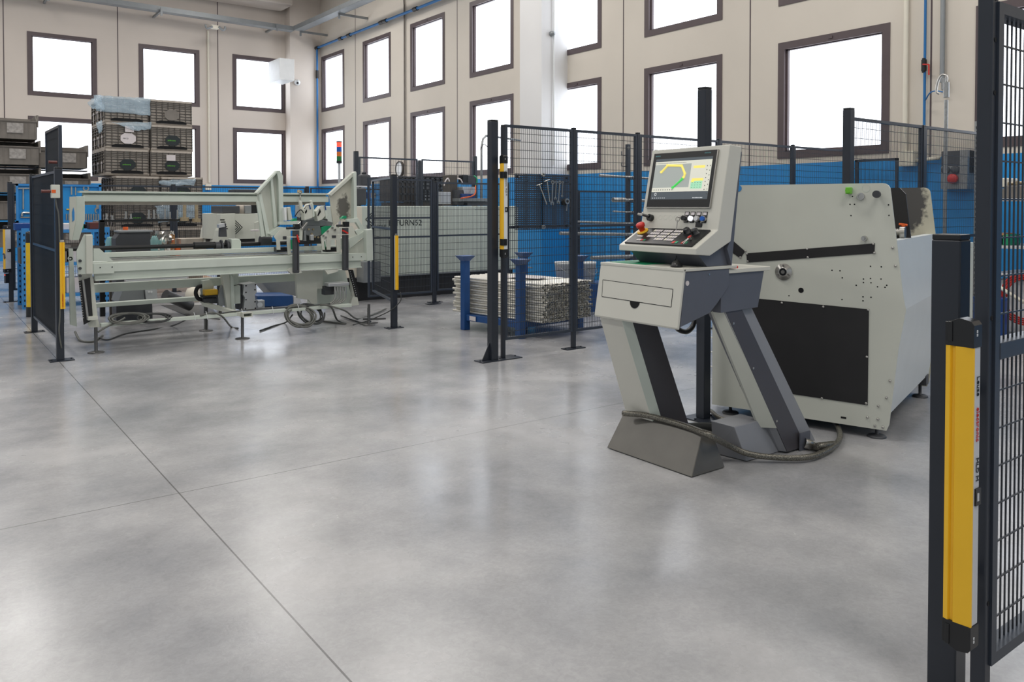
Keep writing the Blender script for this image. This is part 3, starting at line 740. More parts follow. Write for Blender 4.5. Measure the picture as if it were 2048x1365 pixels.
S.build('display', ['screen_grey', 'screen_dark', 'screen_light', 'screen_yellow', 'screen_pale', 'screen_ink', 'screen_white'], scr)
def path(mb, pts, r): 
    for a, b in zip(pts[:-1], pts[1:]): mb.cyl(a, b, r, 10)
    for p in pts: mb.cyl((p[0], p[1], p[2]-r), (p[0], p[1], p[2]+r), r, 10)
tubep = [(.110, .325), (.150, .363), (.255, .357), (.287, .310), (.283, .290)]
S = MB(SM); path(S, [(a, b, .0085) for a, b in tubep], .0075)
S.c(1); path(S, [(a, b, .0087) for a, b in ((.275, .282), (.212, .232))], .0072)
S.build('bent_tube_graphic', ['screen_yellow', 'screen_green'], scr)
txt('SIEMENS', .010, SM @ Matrix.Translation((.046, .417, .0101)), 'teal_ink', 'maker_lettering', scr)
txt('SIMATIC IPC', .008, SM @ Matrix.Translation((.405, .420, .0101)), 'teal_ink', 'maker_lettering', scr)
txt('TUBEBEND', .008, SM @ Matrix.Translation((d0+.046, e0+.027, .0109)), 'screen_white', 'logo_lettering', scr) if False else None
# buttons below the screen
for u, col, lb in ((.337, 'black_plastic', 'key switch, black'), (.378, 'glow_white', 'lit white button'), (.419, 'light_alu', 'unlit white button'), (.461, 'lamp_blue', 'blue button')):
    B = MB(SM).box(u-.016, u+.016, .036, .096, 0, .003).c(1).box(u-.012, u+.012, .078, .093, .003, .0035); B.build('button_plate', ['black_plastic', 'label_white'], hd)
    B = MB(SM).cyl((u, .056, .003), (u, .056, .014), .0165, 20).c(1).cyl((u, .056, .014), (u, .056, .024 if col != 'black_plastic' else .034), .0135, 20)
    o = B.build('push_button', ['steel', col], hd); o['label'] = lb
S = MB(SM).cyl((.300, .062, .03), (.33, .058, .034), .006, 8).box(.297, .303, -.012, .045, .028, .030).ring((.300, .05, .028), (.300, .05, .031), .016, .013, 14)
S.build('key', 'steel', hd)
S = MB(SM).cyl((.075, .058, 0), (.075, .058, .022), .020, 16).cyl((.075, .062, .020), (.035, .070, .032), .008, 10).c(1).cyl((.035, .070, .032), (.0, .074, .036), .007, 10)
S.build('latch_handle', ['black_plastic', 'steel'], hd)
S = MB(SM)
for u in (.125, .163, .201, .239, .277): S.ring((u-.02, .062, .0), (u-.02, .062, .0006), .0135, .0128, 20)
S.build('blank_hole', 'machine_paint_green', hd)
MB(SM).box(.408, .452, .012, .034, 0, .006).build('socket_cover', 'black_plastic', hd, bevel=.002)
# key panel
kv = Vector((.172, 0, .093)).normalized(); KM = frame_mtx(Vector((3.2, 3.285, 1.20)), uu, kv)
kp = MB(KM).box(.036, .525, .012, .182, -.003, .010).c(0).build('key_panel', 'black_plastic', hd, bevel=.003)
kc = ['label_white', 'red', 'green', 'cream']
def key_(u0, u1, v0, v1, c): MB(KM).box(u0, u1, v0, v1, .010, .0118).build('key_cap', kc[c], kp)
for g_, u0 in enumerate((.150, .225, .300)):
    for r_ in range(4 if g_ else 3):
        for c_ in range(4):
            z_ = .150-r_*.030; key_(u0+c_*.0165, u0+.0135+c_*.0165, z_-.010, z_+.010, 3 if (r_+c_+g_) % 5 == 0 else 0)
for u0 in (.105, .122): key_(u0, u0+.014, .038, .052, 0)
key_(.139, .153, .038, .052, 1); key_(.156, .170, .038, .052, 2); key_(.075, .118, .078, .090, 0)
key_(.375, .392, .026, .048, 1); key_(.395, .412, .026, .048, 2); key_(.440, .457, .026, .048, 1); key_(.460, .477, .026, .048, 2)
for u, v in ((.402, .138), (.462, .132)):
    MB(KM).lathe((u, v, .010), [(.026, 0), (.025, .006), (.020, .008), (.018, .026), (.015, .029), (0, .029)], 24).box(u-.004, u+.004, v-.024, v+.020, .012, .034).build('rotary_knob', 'black_plastic', kp)
MB(KM).lathe((.072, .138, .010), [(.033, 0), (.033, .004), (.026, .007), (0, .007)], 28).build('emergency_stop_collar', 'yellow', kp)
MB(KM).lathe((.072, .138, .017), [(.016, 0), (.018, .02), (.0245, .024), (.0255, .040), (.020, .046), (0, .047)], 28).build('emergency_stop_button', 'red', kp)
MB(KM).cyl((.478, .066, .012), (.478, .066, .030), .008, 12).c(1).box(.473, .485, .054, .076, .028, .033).c(0).cyl((.478, .055, .028), (.462, .018, .018), .0025, 6).cyl((.484, .052, .028), (.474, .012, .018), .0025, 6).build('key', ['steel', 'red'], kp)
# mouse on desk
t = T('computer_mouse', 'black computer mouse on the console desk', 'mouse', (3.20, 2.85, 1.099))
MM = Matrix.Translation((3.20, 2.855, 1.100)) @ Matrix.Rotation(-.9, 4, 'Z') @ Matrix.Scale(1, 4)
mb = MB(MM); pr = []
for k in range(9):
    a = k/8*math.pi/2; pr.append((math.cos(a), math.sin(a)))
ns = 20; V = []
for c_, s_ in pr: V += [(.032*c_*math.cos(2*math.pi*i/ns), .056*c_*math.sin(2*math.pi*i/ns), .034*s_) for i in range(ns)]
mb._add(V, [(k*ns+i, k*ns+(i+1) % ns, (k+1)*ns+(i+1) % ns, (k+1)*ns+i) for k in range(8) for i in range(ns)]+[tuple(range(ns))[::-1]], True)
mb.build('mouse_shell', 'black_plastic', t)
MB(MM).cyl((-.003, .025, .031), (.003, .025, .031), .007, 10).build('scroll_wheel', 'motor', t)
tag(MB().tube([(3.22, 2.90, 1.108), (3.26, 2.95, 1.103), (3.275, 2.93, 1.13), (3.27, 2.915, 1.165)], .0022).build('mouse_cable', 'black_plastic'), 'thin black cable of the computer mouse', 'cable')
MB().lathe((3.60, 2.79, 1.078), [(.016, 0), (.016, .010), (.012, .014), (0, .015)]).build('signal_button', 'red', con)
# hoses around the console
def flo(px, py, z=.0): return fz(px, py, z)
hose = [fz(1246, 827, .215)+Vector((0, 0, 0)), fz(1290, 831, .225), fz(1335, 842, .225), fz(1380, 856, .222), fz(1420, 872, .215), fz(1460, 893, .10), fz(1500, 909, .05), fz(1560, 916, .03), fz(1620, 914, .03), fz(1662, 897, .03), fz(1680, 875, .03), fz(1672, 848, .03), fz(1648, 830, .04), fz(1612, 822, .06)]
tag(MB().tube(hose, .0165, 12, sub=10).build('conduit_hose', 'braided_steel'), 'braided metal hose lying over the console foot and looping on the floor', 'hose')
h2 = [hp+Vector((0, -.01, -.005)), hp+Vector((.05, -.03, -.03)), fz(1640, 893, .045), fz(1668, 890, .03)]
cb = MB().tube(h2, .022, 12).c(1); cb.lathe(h2[0], [(.03, -.01), (.03, .03), (.024, .032), (.024, .045)], 14, axis=(.7, -.6, -.3))
tag(cb.build('conduit_hose', ['braided_steel', 'steel']), 'short thick metal hose plugged into the rear console leg', 'hose')
h3 = [(3.50, 3.2, .10), fz(1410, 868, .04), fz(1432, 858, .03), fz(1455, 862, .02), fz(1485, 861, .02), fz(1500, 857, .02)]
tag(MB().tube([(3.56, 3.16, .12), fz(1418, 855, .06), fz(1440, 862, .04), fz(1470, 868, .04)], .028, 12).build('conduit_hose', 'cable_dark'), 'fat dark corrugated hose behind the console foot', 'hose')
tag(MB().tube([fz(1422, 822, .03), fz(1436, 834, .03), fz(1460, 842, .03), fz(1500, 843, .03), fz(1530, 838, .03)], .013, 10).build('conduit_hose', 'braided_steel'), 'thin braided hose running behind the rear console foot', 'hose')
t = T('cable_chain', 'dark ribbed cable chain hanging behind the console desk', 'cable chain', fy(1365, 660, 3.6))
MB().tube([fy(1350, 650, 3.6), fy(1358, 660, 3.6), fy(1372, 664, 3.6), fy(1384, 655, 3.6), fy(1392, 636, 3.6)], .018, 6).build('chain_link', 'black_plastic', t)

# ================================================================== BIG MACHINE WITH PLATES
E1 = Vector((.2996, -.9541, 0)); E2 = Vector((.9541, .2996, 0)); P0 = Vector((4.676, 2.505, 0))
BM = frame_mtx(P0, E1, E2)
ben = T('bending_machine', 'big beige machine with large front plate, black panels and light side covers', 'machine', P0+E2*.7-E1*.5)
def pl(px, py, t=0.):
    r = ray(px, py); c = Vector((0, 0, CAMZ)); o = P0+E2*t
    k = (o-c).dot(E2)/r.dot(E2); w_ = c+r*k; s_ = (w_-o).dot(E1); return s_, w_.z
def plate(pts, t0, t1, m, name, parent, bevel=0.):
    return MB(BM).prism([(s_, t0, z) for s_, z in pts], (0, t1-t0, 0)).build(name, m, parent, bevel=bevel)
R1 = .03
def outline(ext=0.):
    return [(-1.085, .062), (-.0, .062), (.015, .10), (.06, .55), (.1, .80), (.085, .88), (.012, 1.50)]+[(.010-.045*(1-math.cos(a)), 1.512+.045*math.sin(a)) for a in (.3, .6, .9, 1.2, 1.57)]+[(-1.085, 1.558)]
fpl = plate(outline(), 0, .012, 'machine_paint', 'front_plate', ben)
TD = 1.46
def _wc():
    r = ray(1826, 402); c = Vector((0, 0, CAMZ)); o = P0+E2*TD; k = (o-c).dot(E2)/r.dot(E2); return c+r*k-ben.location
_w = _wc(); wear_mat('worn_back_plate', (196, 192, 172), (84, 82, 80), _w.y+.02, _w.z, .11, .24, axis=1)
bo_ = MB(BM).prism([(s_, TD, z) for s_, z in outline()], (0, .012, 0)).build('back_plate', 'worn_back_plate', ben)
# right side covers
def sx(z): # inset of cover from plate edge
    return .05 if z > 1.1 else .05
cov = MB(BM)
cov.prism([(.036, .012, 1.21), (.092, .012, .80), (-.02, .012, .80), (-.02, .012, 1.21)], (0, TD-.012, 0))
cov.build('upper_side_cover', 'pale_cover', ben)
MB(BM).prism([(.092, .012, .80), (.012, .012, .16), (-.02, .012, .16), (-.02, .012, .80)], (0, TD-.012, 0)).build('lower_side_cover', 'pale_cover', ben)
MB(BM).box(-1.07, -1.05, .012, TD, .1, 1.5).build('left_side_cover', 'machine_paint', ben)
MB(BM).prism([(-1.10, -.0, .062), (-1.10, .012, .062), (-1.17, .20, .062), (-1.17, .22, .062), (-1.085, .22, .062), (-1.085, -.0, .062)], (0, 0, 1.42)).build('corner_cover', 'machine_paint', ben)
MB(BM).box(-1.03, -.05, .02, TD-.01, .12, .16).build('floor_pan', 'black_panel', ben)
MB(BM).box(-1.03, -.03, .70, TD-.01, .9, 1.18).build('inner_body', 'motor', ben)
# black inner plate and shaft
q = [pl(1783, 376, .55), pl(1806, 377, .55), pl(1813, 388, .55), pl(1822, 474, .55)]
plate([(q[0][0]-.3, q[0][1]), (q[1][0]-.02, q[0][1]), (q[2][0]-.005, q[2][1]), (q[3][0], 1.20), (q[0][0]-.3, 1.20)], .55, .565, 'black_panel', 'inner_plate', ben)
s_, z_ = pl(1812, 466, .5); MB(BM).cyl((s_-.35, .48, z_), (s_-.02, .48, z_), .028, 18).cyl((s_-.03, .48, z_), (s_+.0, .48, z_), .042, 18).build('shaft', 'steel', ben)
s2, z2 = pl(1808, 452, .5); MB(BM).box(s2-.012, s2+.008, .49, .51, z2-.03, z2+.012).cyl((s2-.03, .5, z2+.01), (s2+.02, .5, z2+.005), .008, 8).build('lever', 'orange', ben)
# black panels on the front plate
def fp_poly(pts, name, m, h=.004):
    return MB(BM).prism([(*[(a, 0, b) for a, b in [pl(x, y)]][0],) if False else (pl(x, y)[0], -h, pl(x, y)[1]) for x, y in pts], (0, h+.001, 0)).build(name, m, ben)
fp_poly([(1478, 590), (1510, 597), (1738, 619), (1735.5, 811), (1480, 773)], 'black_panel', 'black_panel')
fp_poly([(1493, 507), (1750, 487), (1749, 507), (1494.5, 525.5)], 'black_strip', 'black_panel')
fp_poly([(1440, 461), (1463, 479), (1490.5, 503), (1481, 517), (1455, 499)], 'black_strip', 'black_panel')
# flange bearing
s_, z_ = pl(1567.5, 544)
fl = MB(BM).lathe((s_, 0, z_), [(.054, 0), (.054, .008), (.030, .010), (.030, .020), (.024, .020)], 28, axis=(0, -1, 0)).c(1).cyl((s_, -.012, z_), (s_, -.018, z_), .024, 20).c(0).cyl((s_, -.016, z_), (s_, -.022, z_), .012, 14)
for a in (90, 210, 330):
    x = s_+.042*math.cos(math.radians(a)); zz = z_+.042*math.sin(math.radians(a)); fl.cyl((x, -.008, zz), (x, -.015, zz), .006, 8)
fl.build('flange_bearing', ['steel', 'black_plastic'], ben)
s_, z_ = pl(1602, 581); MB(BM).cyl((s_, -.001, z_), (s_, .004, z_), .017, 20).build('round_hole', 'dark_void', ben)
dots = [(1664, 541), (1680, 542), (1684.5, 556), (1741, 533), (1762.5, 534), (1727, 558.5), (1741, 557.5), (1762, 558.5), (1727, 565.5), (1742, 566), (1712.5, 571), (1755, 574), (1773.5, 571), (1770, 575), (1684, 599.5), (1726, 594), (1742, 595), (1726, 602), (1578, 592), (1702, 431.5), (1700, 409), (1709, 409), (1777, 410), (1778, 431), (1705, 393)]
mb = MB(BM)
for x, y in dots: s_, z_ = pl(x, y); mb.cyl((s_, -.0008, z_), (s_, .002, z_), .0045, 8)
mb.build('bolt_hole', 'dark_void', ben)
scr_ = [(1564, 606), (1647, 614), (1736.5, 620), (1734, 714), (1732.5, 807), (1644, 797), (1614.5, 498), (1616, 515), (1746.5, 488), (1749, 506), (1494, 508), (1495.5, 523), (1785.5, 496), (1791, 532), (1780, 762), (1773, 796), (1757, 812.5), (1491, 502), (1481, 515), (1735, 835), (1756, 839), (1750, 852), (1766, 855)]
for x, y in scr_: s_, z_ = pl(x, y); MB(BM).lathe((s_, -.003, z_), [(.008, 0), (.007, .005), (.003, .007), (0, .007)], 10, axis=(0, -1, 0)).build('dome_screw', 'steel', ben)
s_, z_ = pl(1699, 379); MB(BM).box(s_-.012, s_+.018, -.055, 0, z_-.028, z_+.012).cyl((s_+.003, -.056, z_-.008), (s_+.003, -.06, z_-.008), .015, 14).build('green_cap', 'green_bright', ben, bevel=.004)
s_, z_ = pl(1732, 377); MB(BM).ring((s_, -.001, z_), (s_, 0.001, z_), .024, .022, 24).build('hole_outline', 'machine_paint_green', ben)
s_, z_ = pl(1722, 393); MB(BM).ring((s_, -.012, z_), (s_, 0, z_), .022, .014, 20).cyl((s_, -.002, z_), (s_, -.006, z_), .014, 14).build('gauge_ring', 'steel', ben)
s_, z_ = pl(1758, 389); MB(BM).cyl((s_, 0, z_), (s_, -.055, z_), .010, 12).cyl((s_, -.05, z_), (s_, -.08, z_), .022, 16).build('dark_knob', 'motor', ben)
s_, z_ = pl(1730, 477); MB(BM).cyl((s_, 0, z_), (s_, -.035, z_), .016, 14).cyl((s_, -.035, z_), (s_, -.05, z_), .008, 10).build('steel_peg', 'steel', ben)
s_, z_ = pl(1687, 836); MB(BM).box(s_-.016, s_+.016, -.001, .002, z_-.006, z_+.006).build('slot_hole', 'dark_void', ben)
s_, z_ = pl(1477, 377); MB(BM).cyl((s_, 0, z_), (s_, -.004, z_), .022, 18).build('blue_plug', 'blue_light', ben)
s_, z_ = pl(1484, 770); 
# machine feet
for s_, t_ in ((-.065, .06), (-.03, TD-.10), (-1.0, .08), (-1.0, TD-.1)):
    MB(BM).lathe((s_, t_, 0), [(.055, 0), (.055, .006), (.046, .014), (.016, .018), (.011, .02), (.011, .14)], 24).build('levelling_foot', 'motor', ben)
MB(BM).box(-.06, .02, TD-.16, TD-.06, .10, .17).cyl((-.02, TD-.16, .15), (-.02, TD-.20, .15), .02, 12).build('foot_bracket', 'motor', ben)
mb = MB(BM)
for z_ in (.32, .42, .52, .68, .80, .95, 1.05, 1.15): mb.cyl((-1.10, .003, z_), (-1.13, .0, z_), .004, 8)
mb.build('rivet', 'steel', ben)

# ================================================================== BAR FEEDING AND BENDING BED (left)
YM = 8.6
fd = T('tube_bending_bed', 'long grey-green machine bed with horizontal beams, clamps and angled hoods', 'machine', (2.8, 9.0, 0))
def X(px, Y=YM, py=520): return fy(px, py, Y).x
MP, MG = 'machine_paint', 'machine_paint_green'
mb = MB().box(X(186), X(734), YM, YM+.10, .777, .862); mb.box(X(186), X(228), YM-.006, YM, .760, .862)
fb = mb.build('front_beam', MG, fd, bevel=.006)
h = MB()
for px in (200, 224, 705, 722): h.cyl((X(px), YM-.007, .822), (X(px), YM-.009, .822), .006, 8)
h.build('bolt_hole', 'dark_void', fb)
MB().box(X(190), X(724), YM+.03, YM+.09, .70, .778).box(X(190), X(724), YM+.0, YM+.09, .692, .705).build('lower_beam', MG, fd, bevel=.003)
MB().box(X(215), X(735, 8.95), 8.93, 9.03, .895, .945).build('rear_rail', MG, fd, bevel=.004)
MB().box(X(222), X(640, 8.8), 8.76, 8.82, .868, .880).box(X(222), X(640, 8.9), 8.86, 8.9, .880, .893).build('guide_rail', 'steel', fd)
MB().box(X(190), X(700), 8.72, 8.92, .85, .866).build('bed_plate', MG, fd)
mb = MB().box(X(250), X(378), YM+.02, YM+.05, .672, .690)
mb.c(1)
for i in range(60): x = X(252)+(X(374)-X(252))*i/60; mb.box(x, x+.012, YM+.012, YM+.02, .672, .688)
mb.build('cable_comb', ['label_white', 'white_paint'], fd)
MB().box(X(182, 9.2), X(600, 9.2), 9.2, 9.3, .52, .61).build('rear_beam', MG, fd, bevel=.004)
MB().box(X(180, 9.5), X(420, 9.5), 9.5, 9.6, .33, .375).build('rear_low_rail', MG, fd, bevel=.004)
mb = MB().cyl((X(130, 9.1), 9.1, .985), (X(645, 9.1), 9.1, .985), .022, 18).cyl((X(388, 9.1), 9.1, .985), (X(430, 9.1), 9.1, .985), .038, 18)
mb.build('mandrel_shaft', 'black_plastic', fd)
mb = MB()
for a, b, r in ((430, 440, .055), (441, 444, .075), (452, 455, .075), (456, 461, .055)): mb.cyl((X(a, 9.1), 9.1, .965), (X(b, 9.1), 9.1, .965), r, 20)
mb.build('clamp_coupling', 'motor', fd)
mb = MB(); mb.prism([(X(459, 9.1), 9.02, .90), (X(459, 9.1), 9.02, 1.05), (X(475, 9.1), 9.02, 1.05), (X(478, 9.1), 9.02, 1.02), (X(478, 9.1), 9.02, .90)], (0, .14, 0)); mb.build('carriage_block', MG, fd, bevel=.008)
ppoly(MB(), [(440, 474), (441, 449), (452, 447), (454, 474)], 9.05, .06).build('jaw_arm', 'motor', fd)
ppoly(MB(), [(438, 456), (438, 449), (449, 447), (450, 454)], 9.02, .08).build('jaw_head', 'alu', fd)
# top beam
TZ0, TZ1 = 1.465, 1.535
MB().box(X(168, 9.3), X(658, 9.3), 9.3, 9.4, TZ0, TZ1).build('top_beam', MG, fd, bevel=.005)
MB().box(X(160, 9.3), X(658, 9.3), 9.28, 9.42, 1.555, 1.575).box(X(168, 9.3), X(655, 9.3), 9.34, 9.37, TZ1, 1.556).build('top_flange', MG, fd)
MB().box(X(172, 9.3), X(655, 9.3), 9.36, 9.44, 1.43, TZ0).build('beam_edge_shade', 'crate', fd)  # darker strip, paints the shading along the beam's lower edge
# left bracket
a = ppoly(MB(), [(152, 393), (169.5, 393), (170, 440), (158, 481), (144, 481), (152, 440)], 9.22, .16).build('left_bracket', MG, fd, bevel=.004)
ppoly(MB(), [(139, 394), (152, 393), (152, 440), (144, 481), (139, 480)], 9.2, .02).build('bracket_flange', MP, a)
ppoly(MB(), [(144, 425), (147, 415), (149, 425), (149, 440), (145, 444)], 9.195, .006).build('bracket_slot', 'blue_light', a)
# left end upright
u_ = ppoly(MB(), [(168, 469.5), (184, 469), (185.5, 471), (186, 549), (157, 549), (153, 520), (153, 503)], YM-.03, .02).build('end_upright', MG, fd, bevel=.002)
ppoly(MB(), [(171, 470), (185, 470), (186, 549), (172, 549)], YM-.045, .12).build('upright_channel', MP, u_, bevel=.008)
ppoly(MB(), [(187, 497), (199, 497), (227, 523), (187, 523)], YM+.01, .012).build('gusset', MG, u_)
for y in (522, 537, 552): p = fy(160, y, YM-.03); MB().cyl(p, p-Vector((0, .012, 0)), .014, 10).build('bolt', 'motor', u_)
# left leg
lg = ppoly(MB(), [(138, 498), (146, 498), (154, 654), (141, 650)], 8.9, .05).ring((X(141, 8.9), 8.9, .9), (X(141, 8.9), 8.95, .9), .02, .01, 8).build('leg', MG, fd)
ppoly(MB(), [(156, 549), (184, 549), (187, 560), (196, 640), (201, 655), (178, 655), (163, 600)], YM+.06, .012).build('leg_plate', MP, lg)
ppoly(MB(), [(158, 563), (180, 556), (186, 640), (168, 650)], YM+.04, .025).build('bellows', 'rubber', lg)
p, q = fy(166, 560, YM+.03), fy(176, 640, YM+.03); MB().cyl(p, q, .012, 10).build('guide_rod', 'steel', lg)
mb = MB()
for i in range(15): p = fy(159.5+i*.5, 566+i*5, YM+.035); mb.box(p.x-.004, p.x+.004, p.y-.006, p.y, p.z-.004, p.z+.004)
mb.build('chain_rivet', 'steel', lg)
pbox(MB(), 176, 634, 196, 641, YM-.03, .12).build('foot_bracket', MP, lg, bevel=.004)
# bottom front rail
rl = MB().box(X(200), X(702), YM-.02, YM+.05, .243, .277).build('bottom_rail', MG, fd, bevel=.003)
mb = MB(); x0 = X(484); mb.box(x0-.035, x0+.07, YM-.12, YM-.02, .235, .245).box(x0-.035, x0+.07, YM-.12, YM-.02, .275, .285).box(x0-.035, x0-.025, YM-.12, YM-.02, .245, .275).box(x0+.06, x0+.07, YM-.12, YM-.02, .245, .275)
mb.build('cross_tube', MP, rl)
mb = MB(); mb.bar(fy(407, 608, 9.1), (x0-.02, YM-.05, .26), .05, .04); mb.build('diagonal_foot_bar', MP, fd)
for px, Y_, h_ in ((192, YM-.02, .245), (485, YM-.05, .24), (738, 8.62, .25)):
    x = X(px, Y_, 690); MB().lathe((x, Y_, 0), [(.075, 0), (.075, .006), (.05, .012), (.018, .016), (.016, .02), (.016, h_)], 20).build('levelling_foot', 'plate_steel', fd)
x = X(412, 9.35, 650); MB().lathe((x, 9.35, 0), [(.075, 0), (.075, .006), (.05, .012), (.022, .016), (.022, .33)], 18).build('levelling_foot', 'plate_steel', fd)
mb = MB()
for px in (389, 413, 484, 545, 596): x = X(px, YM, 625); mb.tube([(x, YM-.03, .235), (x-.004, YM-.032, .28), (x-.012, YM-.02, .32)], .003, 6)
mb.build('cable_tie', 'white_paint', fd)
# centre supports
cs = T  # noqa
ppoly(MB(), [(444, 545), (458, 545), (472, 623), (455, 624)], 8.95, .09).build('centre_leg', MP, fd, bevel=.003)
ppoly(MB(), [(461, 550), (467, 556), (470, 622), (463, 622)], 8.93, .03).build('leg_flange', MG, fd)
pbox(MB(), 467, 572, 481, 608, 8.98, .15).build('control_box', MG, fd, bevel=.004)
pbox(MB(), 465, 546, 477, 569, 9.0, .12).build('hanger_block', MG, fd)
g = ppoly(MB(), [(488, 569), (512, 566), (514, 585), (510, 590), (514, 621), (487, 622), (490, 596), (486, 590)], 8.96, .22).build('gearbox', 'alu', fd, bevel=.006)
mb = MB()
for x, y in ((492, 572), (492, 585), (492, 600), (491, 618), (511, 570), (510, 580), (510, 604), (511, 617)): p = fy(x, y, 8.955); mb.cyl(p, p-Vector((0, .004, 0)), .008, 8)
mb.build('bolt_hole', 'dark_void', g)
pbox(MB(), 479, 569, 489, 620, 9.02, .16).build('gearbox_flange', 'motor', fd)
pbox(MB(), 516, 601, 530, 618, 9.05, .1).cyl(fy(520, 610, 9.03), fy(520, 610, 9.0), .03, 12).build('tail_fitting', 'alu', fd, bevel=.01)
ppoly(MB(), [(405, 562), (421, 560), (428, 572), (420, 608), (405, 608)], 9.12, .08).build('carriage_plate', MG, fd)
pbox(MB(), 410, 580, 436, 591, 9.03, .12).build('yellow_terminal_box', 'yellow', fd, bevel=.006)
pbox(MB(), 407, 591, 438, 595, 9.02, .14).build('terminal_base', 'black_plastic', fd)
pbox(MB(), 408, 596, 437, 608, 9.06, .1).build('motor_block', 'motor', fd, bevel=.01)
ppoly(MB(), [(436, 592), (446, 568), (450, 570), (452, 612), (438, 612)], 9.0, .06).build('side_bracket', 'tray', fd)
mb = MB(); ps = [fy(405, 572, 9.15), fy(396, 575, 9.15), fy(391.5, 586, 9.15), (fy(396, 597, 9.15)), fy(405, 600, 9.15)]; mb.tube(ps, .022, 8)
mb.build('cable_chain', 'rubber', fd)
# right pedestal
ppoly(MB(), [(592, 543), (634, 541), (634, 608), (624, 608), (617, 600), (595, 597)], 8.85, .05).build('pedestal_front', 'worn_light' if 'worn_light' in MATS else MP, fd)
ppoly(MB(), [(634, 541), (690, 540), (706, 608), (690, 614), (634, 613)], 9.05, .30).build('pedestal_body', MG, fd)
ppoly(MB(), [(634, 541), (646, 541), (646, 578), (634, 578)], 8.86, .2).build('pedestal_side', MP, fd)
ppoly(MB(), [(701, 541), (708, 541), (716, 608), (706, 608)], 8.82, .05).build('pedestal_edge', MP, fd)
ppoly(MB(), [(698, 540), (706, 540), (719, 592), (712, 595)], 8.8, .03).build('cable_chain', 'rubber', fd)
mb = MB()
for i in range(12): p = fy(700.5+i*1.1, 544+i*4.2, 8.795); mb.box(p.x-.004, p.x+.004, p.y-.003, p.y, p.z-.005, p.z+.005)
mb.build('chain_rivet', 'light_alu', fd)
vb = pbox(MB(), 657, 566, 699, 573, 8.7, .14).build('valve_tray', 'alu', fd, bevel=.01)
pbox(MB(), 650, 573, 668, 590, 8.78, .1).build('valve_block', 'motor', fd)
mb = MB()
for i in range(5):
    p = fy(670+i*5.2, 574, 8.73); mb.tube([p, p+Vector((.0, -.01, -.10)), p+Vector((-.02, 0, -.16)), p+Vector((-.08-.01*i, .02, -.21))], .009, 7)
    mb.cyl(p, p-Vector((0, 0, .05)), .013, 8)
mb.build('valve_hose', 'steel', fd)
ppoly(MB(), [(706, 593), (715, 595), (718, 610), (700, 613)], 8.75, .05).build('corner_plate', MP, fd)
ppoly(MB(), [(575, 541), (582, 536), (600, 536), (604, 546), (585, 549)], YM-.01, .06).build('hanger_plate', MP, fd)
ppoly(MB(), [(650, 541), (678, 539), (675, 544), (656, 549)], YM+.0, .06).build('hanger_plate', MP, fd)
# right end bracket
ppoly(MB(), [(733, 460), (745.5, 458), (747, 521), (734, 523)], YM-.02, .09).build('right_upright', MG, fd, bevel=.008)
ppoly(MB(), [(697, 478), (716, 471), (733, 460), (733, 468), (700, 498)], YM+.1, .25).build('right_arm', MG, fd)
ppoly(MB(), [(698, 500), (731, 474), (733, 506), (698, 508)], YM+.13, .02).build('arm_gusset', MP, fd)
# hoods
def hood(pts, Y, t, name, m, par): return ppoly(MB(), pts, Y, t).build(name, m, par, bevel=.002)
hl = hood([(514, 386), (555, 342), (560, 341), (566, 352), (567, 447), (556, 453), (540, 472), (531, 472)], 8.95, .02, 'left_hood', MP, fd)
ppoly(MB(), [(553, 343), (560, 341), (566, 352), (567, 446), (559, 446), (557, 360)], 8.88, .08).build('hood_flange', MG, hl)
ppoly(MB(), [(541, 358), (545, 354), (555, 452), (549, 456)], 8.90, .05).build('hood_rib', MG, hl)
ppoly(MB(), [(513, 386), (555, 341), (556, 344), (516, 388)], 8.86, .09).build('top_lip', MG, hl)
ppoly(MB(), [(518, 390), (523, 388), (541, 474), (533, 474)], 8.89, .06).build('hood_fold', MG, hl)
ppoly(MB(), [(513.5, 402), (520, 402), (530, 473), (523, 474)], 8.90, .03).build('guide_strip', MG, fd)
ppoly(MB(), [(559, 444), (601, 442), (601, 450), (559, 450)], 8.84, .10).build('hood_foot', MG, fd, bevel=.003)
ppoly(MB(), [(537, 468), (556, 454), (582, 456), (583, 460), (577, 471), (545, 472)], 8.85, .14).build('hood_box', MG, fd, bevel=.003)
wear_mat('stained_hood', (190, 188, 174), (98, 96, 90), fy(687, 415, 8.85).x-2.8, fy(687, 415, 8.85).z, .085, .16)
hr = hood([(658.5, 388), (708, 345), (713, 345), (714, 438), (697, 441), (680, 442), (667, 452)], 8.85, .02, 'right_hood', 'stained_hood', fd)
ppoly(MB(), [(658, 389), (707, 345), (712, 343), (713, 347), (662, 392)], 8.80, .07).build('top_lip', MP, hr)
ppoly(MB(), [(707.5, 346), (713, 345), (714, 438), (708, 438)], 8.77, .09).build('side_lip', MG, hr)
ppoly(MB(), [(694, 439), (716, 436), (728, 456), (725, 469), (712, 470), (708, 462), (720, 458), (712, 445), (694, 447)], 8.74, .05).build('curved_arm', MG, fd, bevel=.004)
ppoly(MB(), [(697, 452), (705, 452), (714, 470), (698, 478)], 8.74, .04).build('arm_plate', MP, fd)
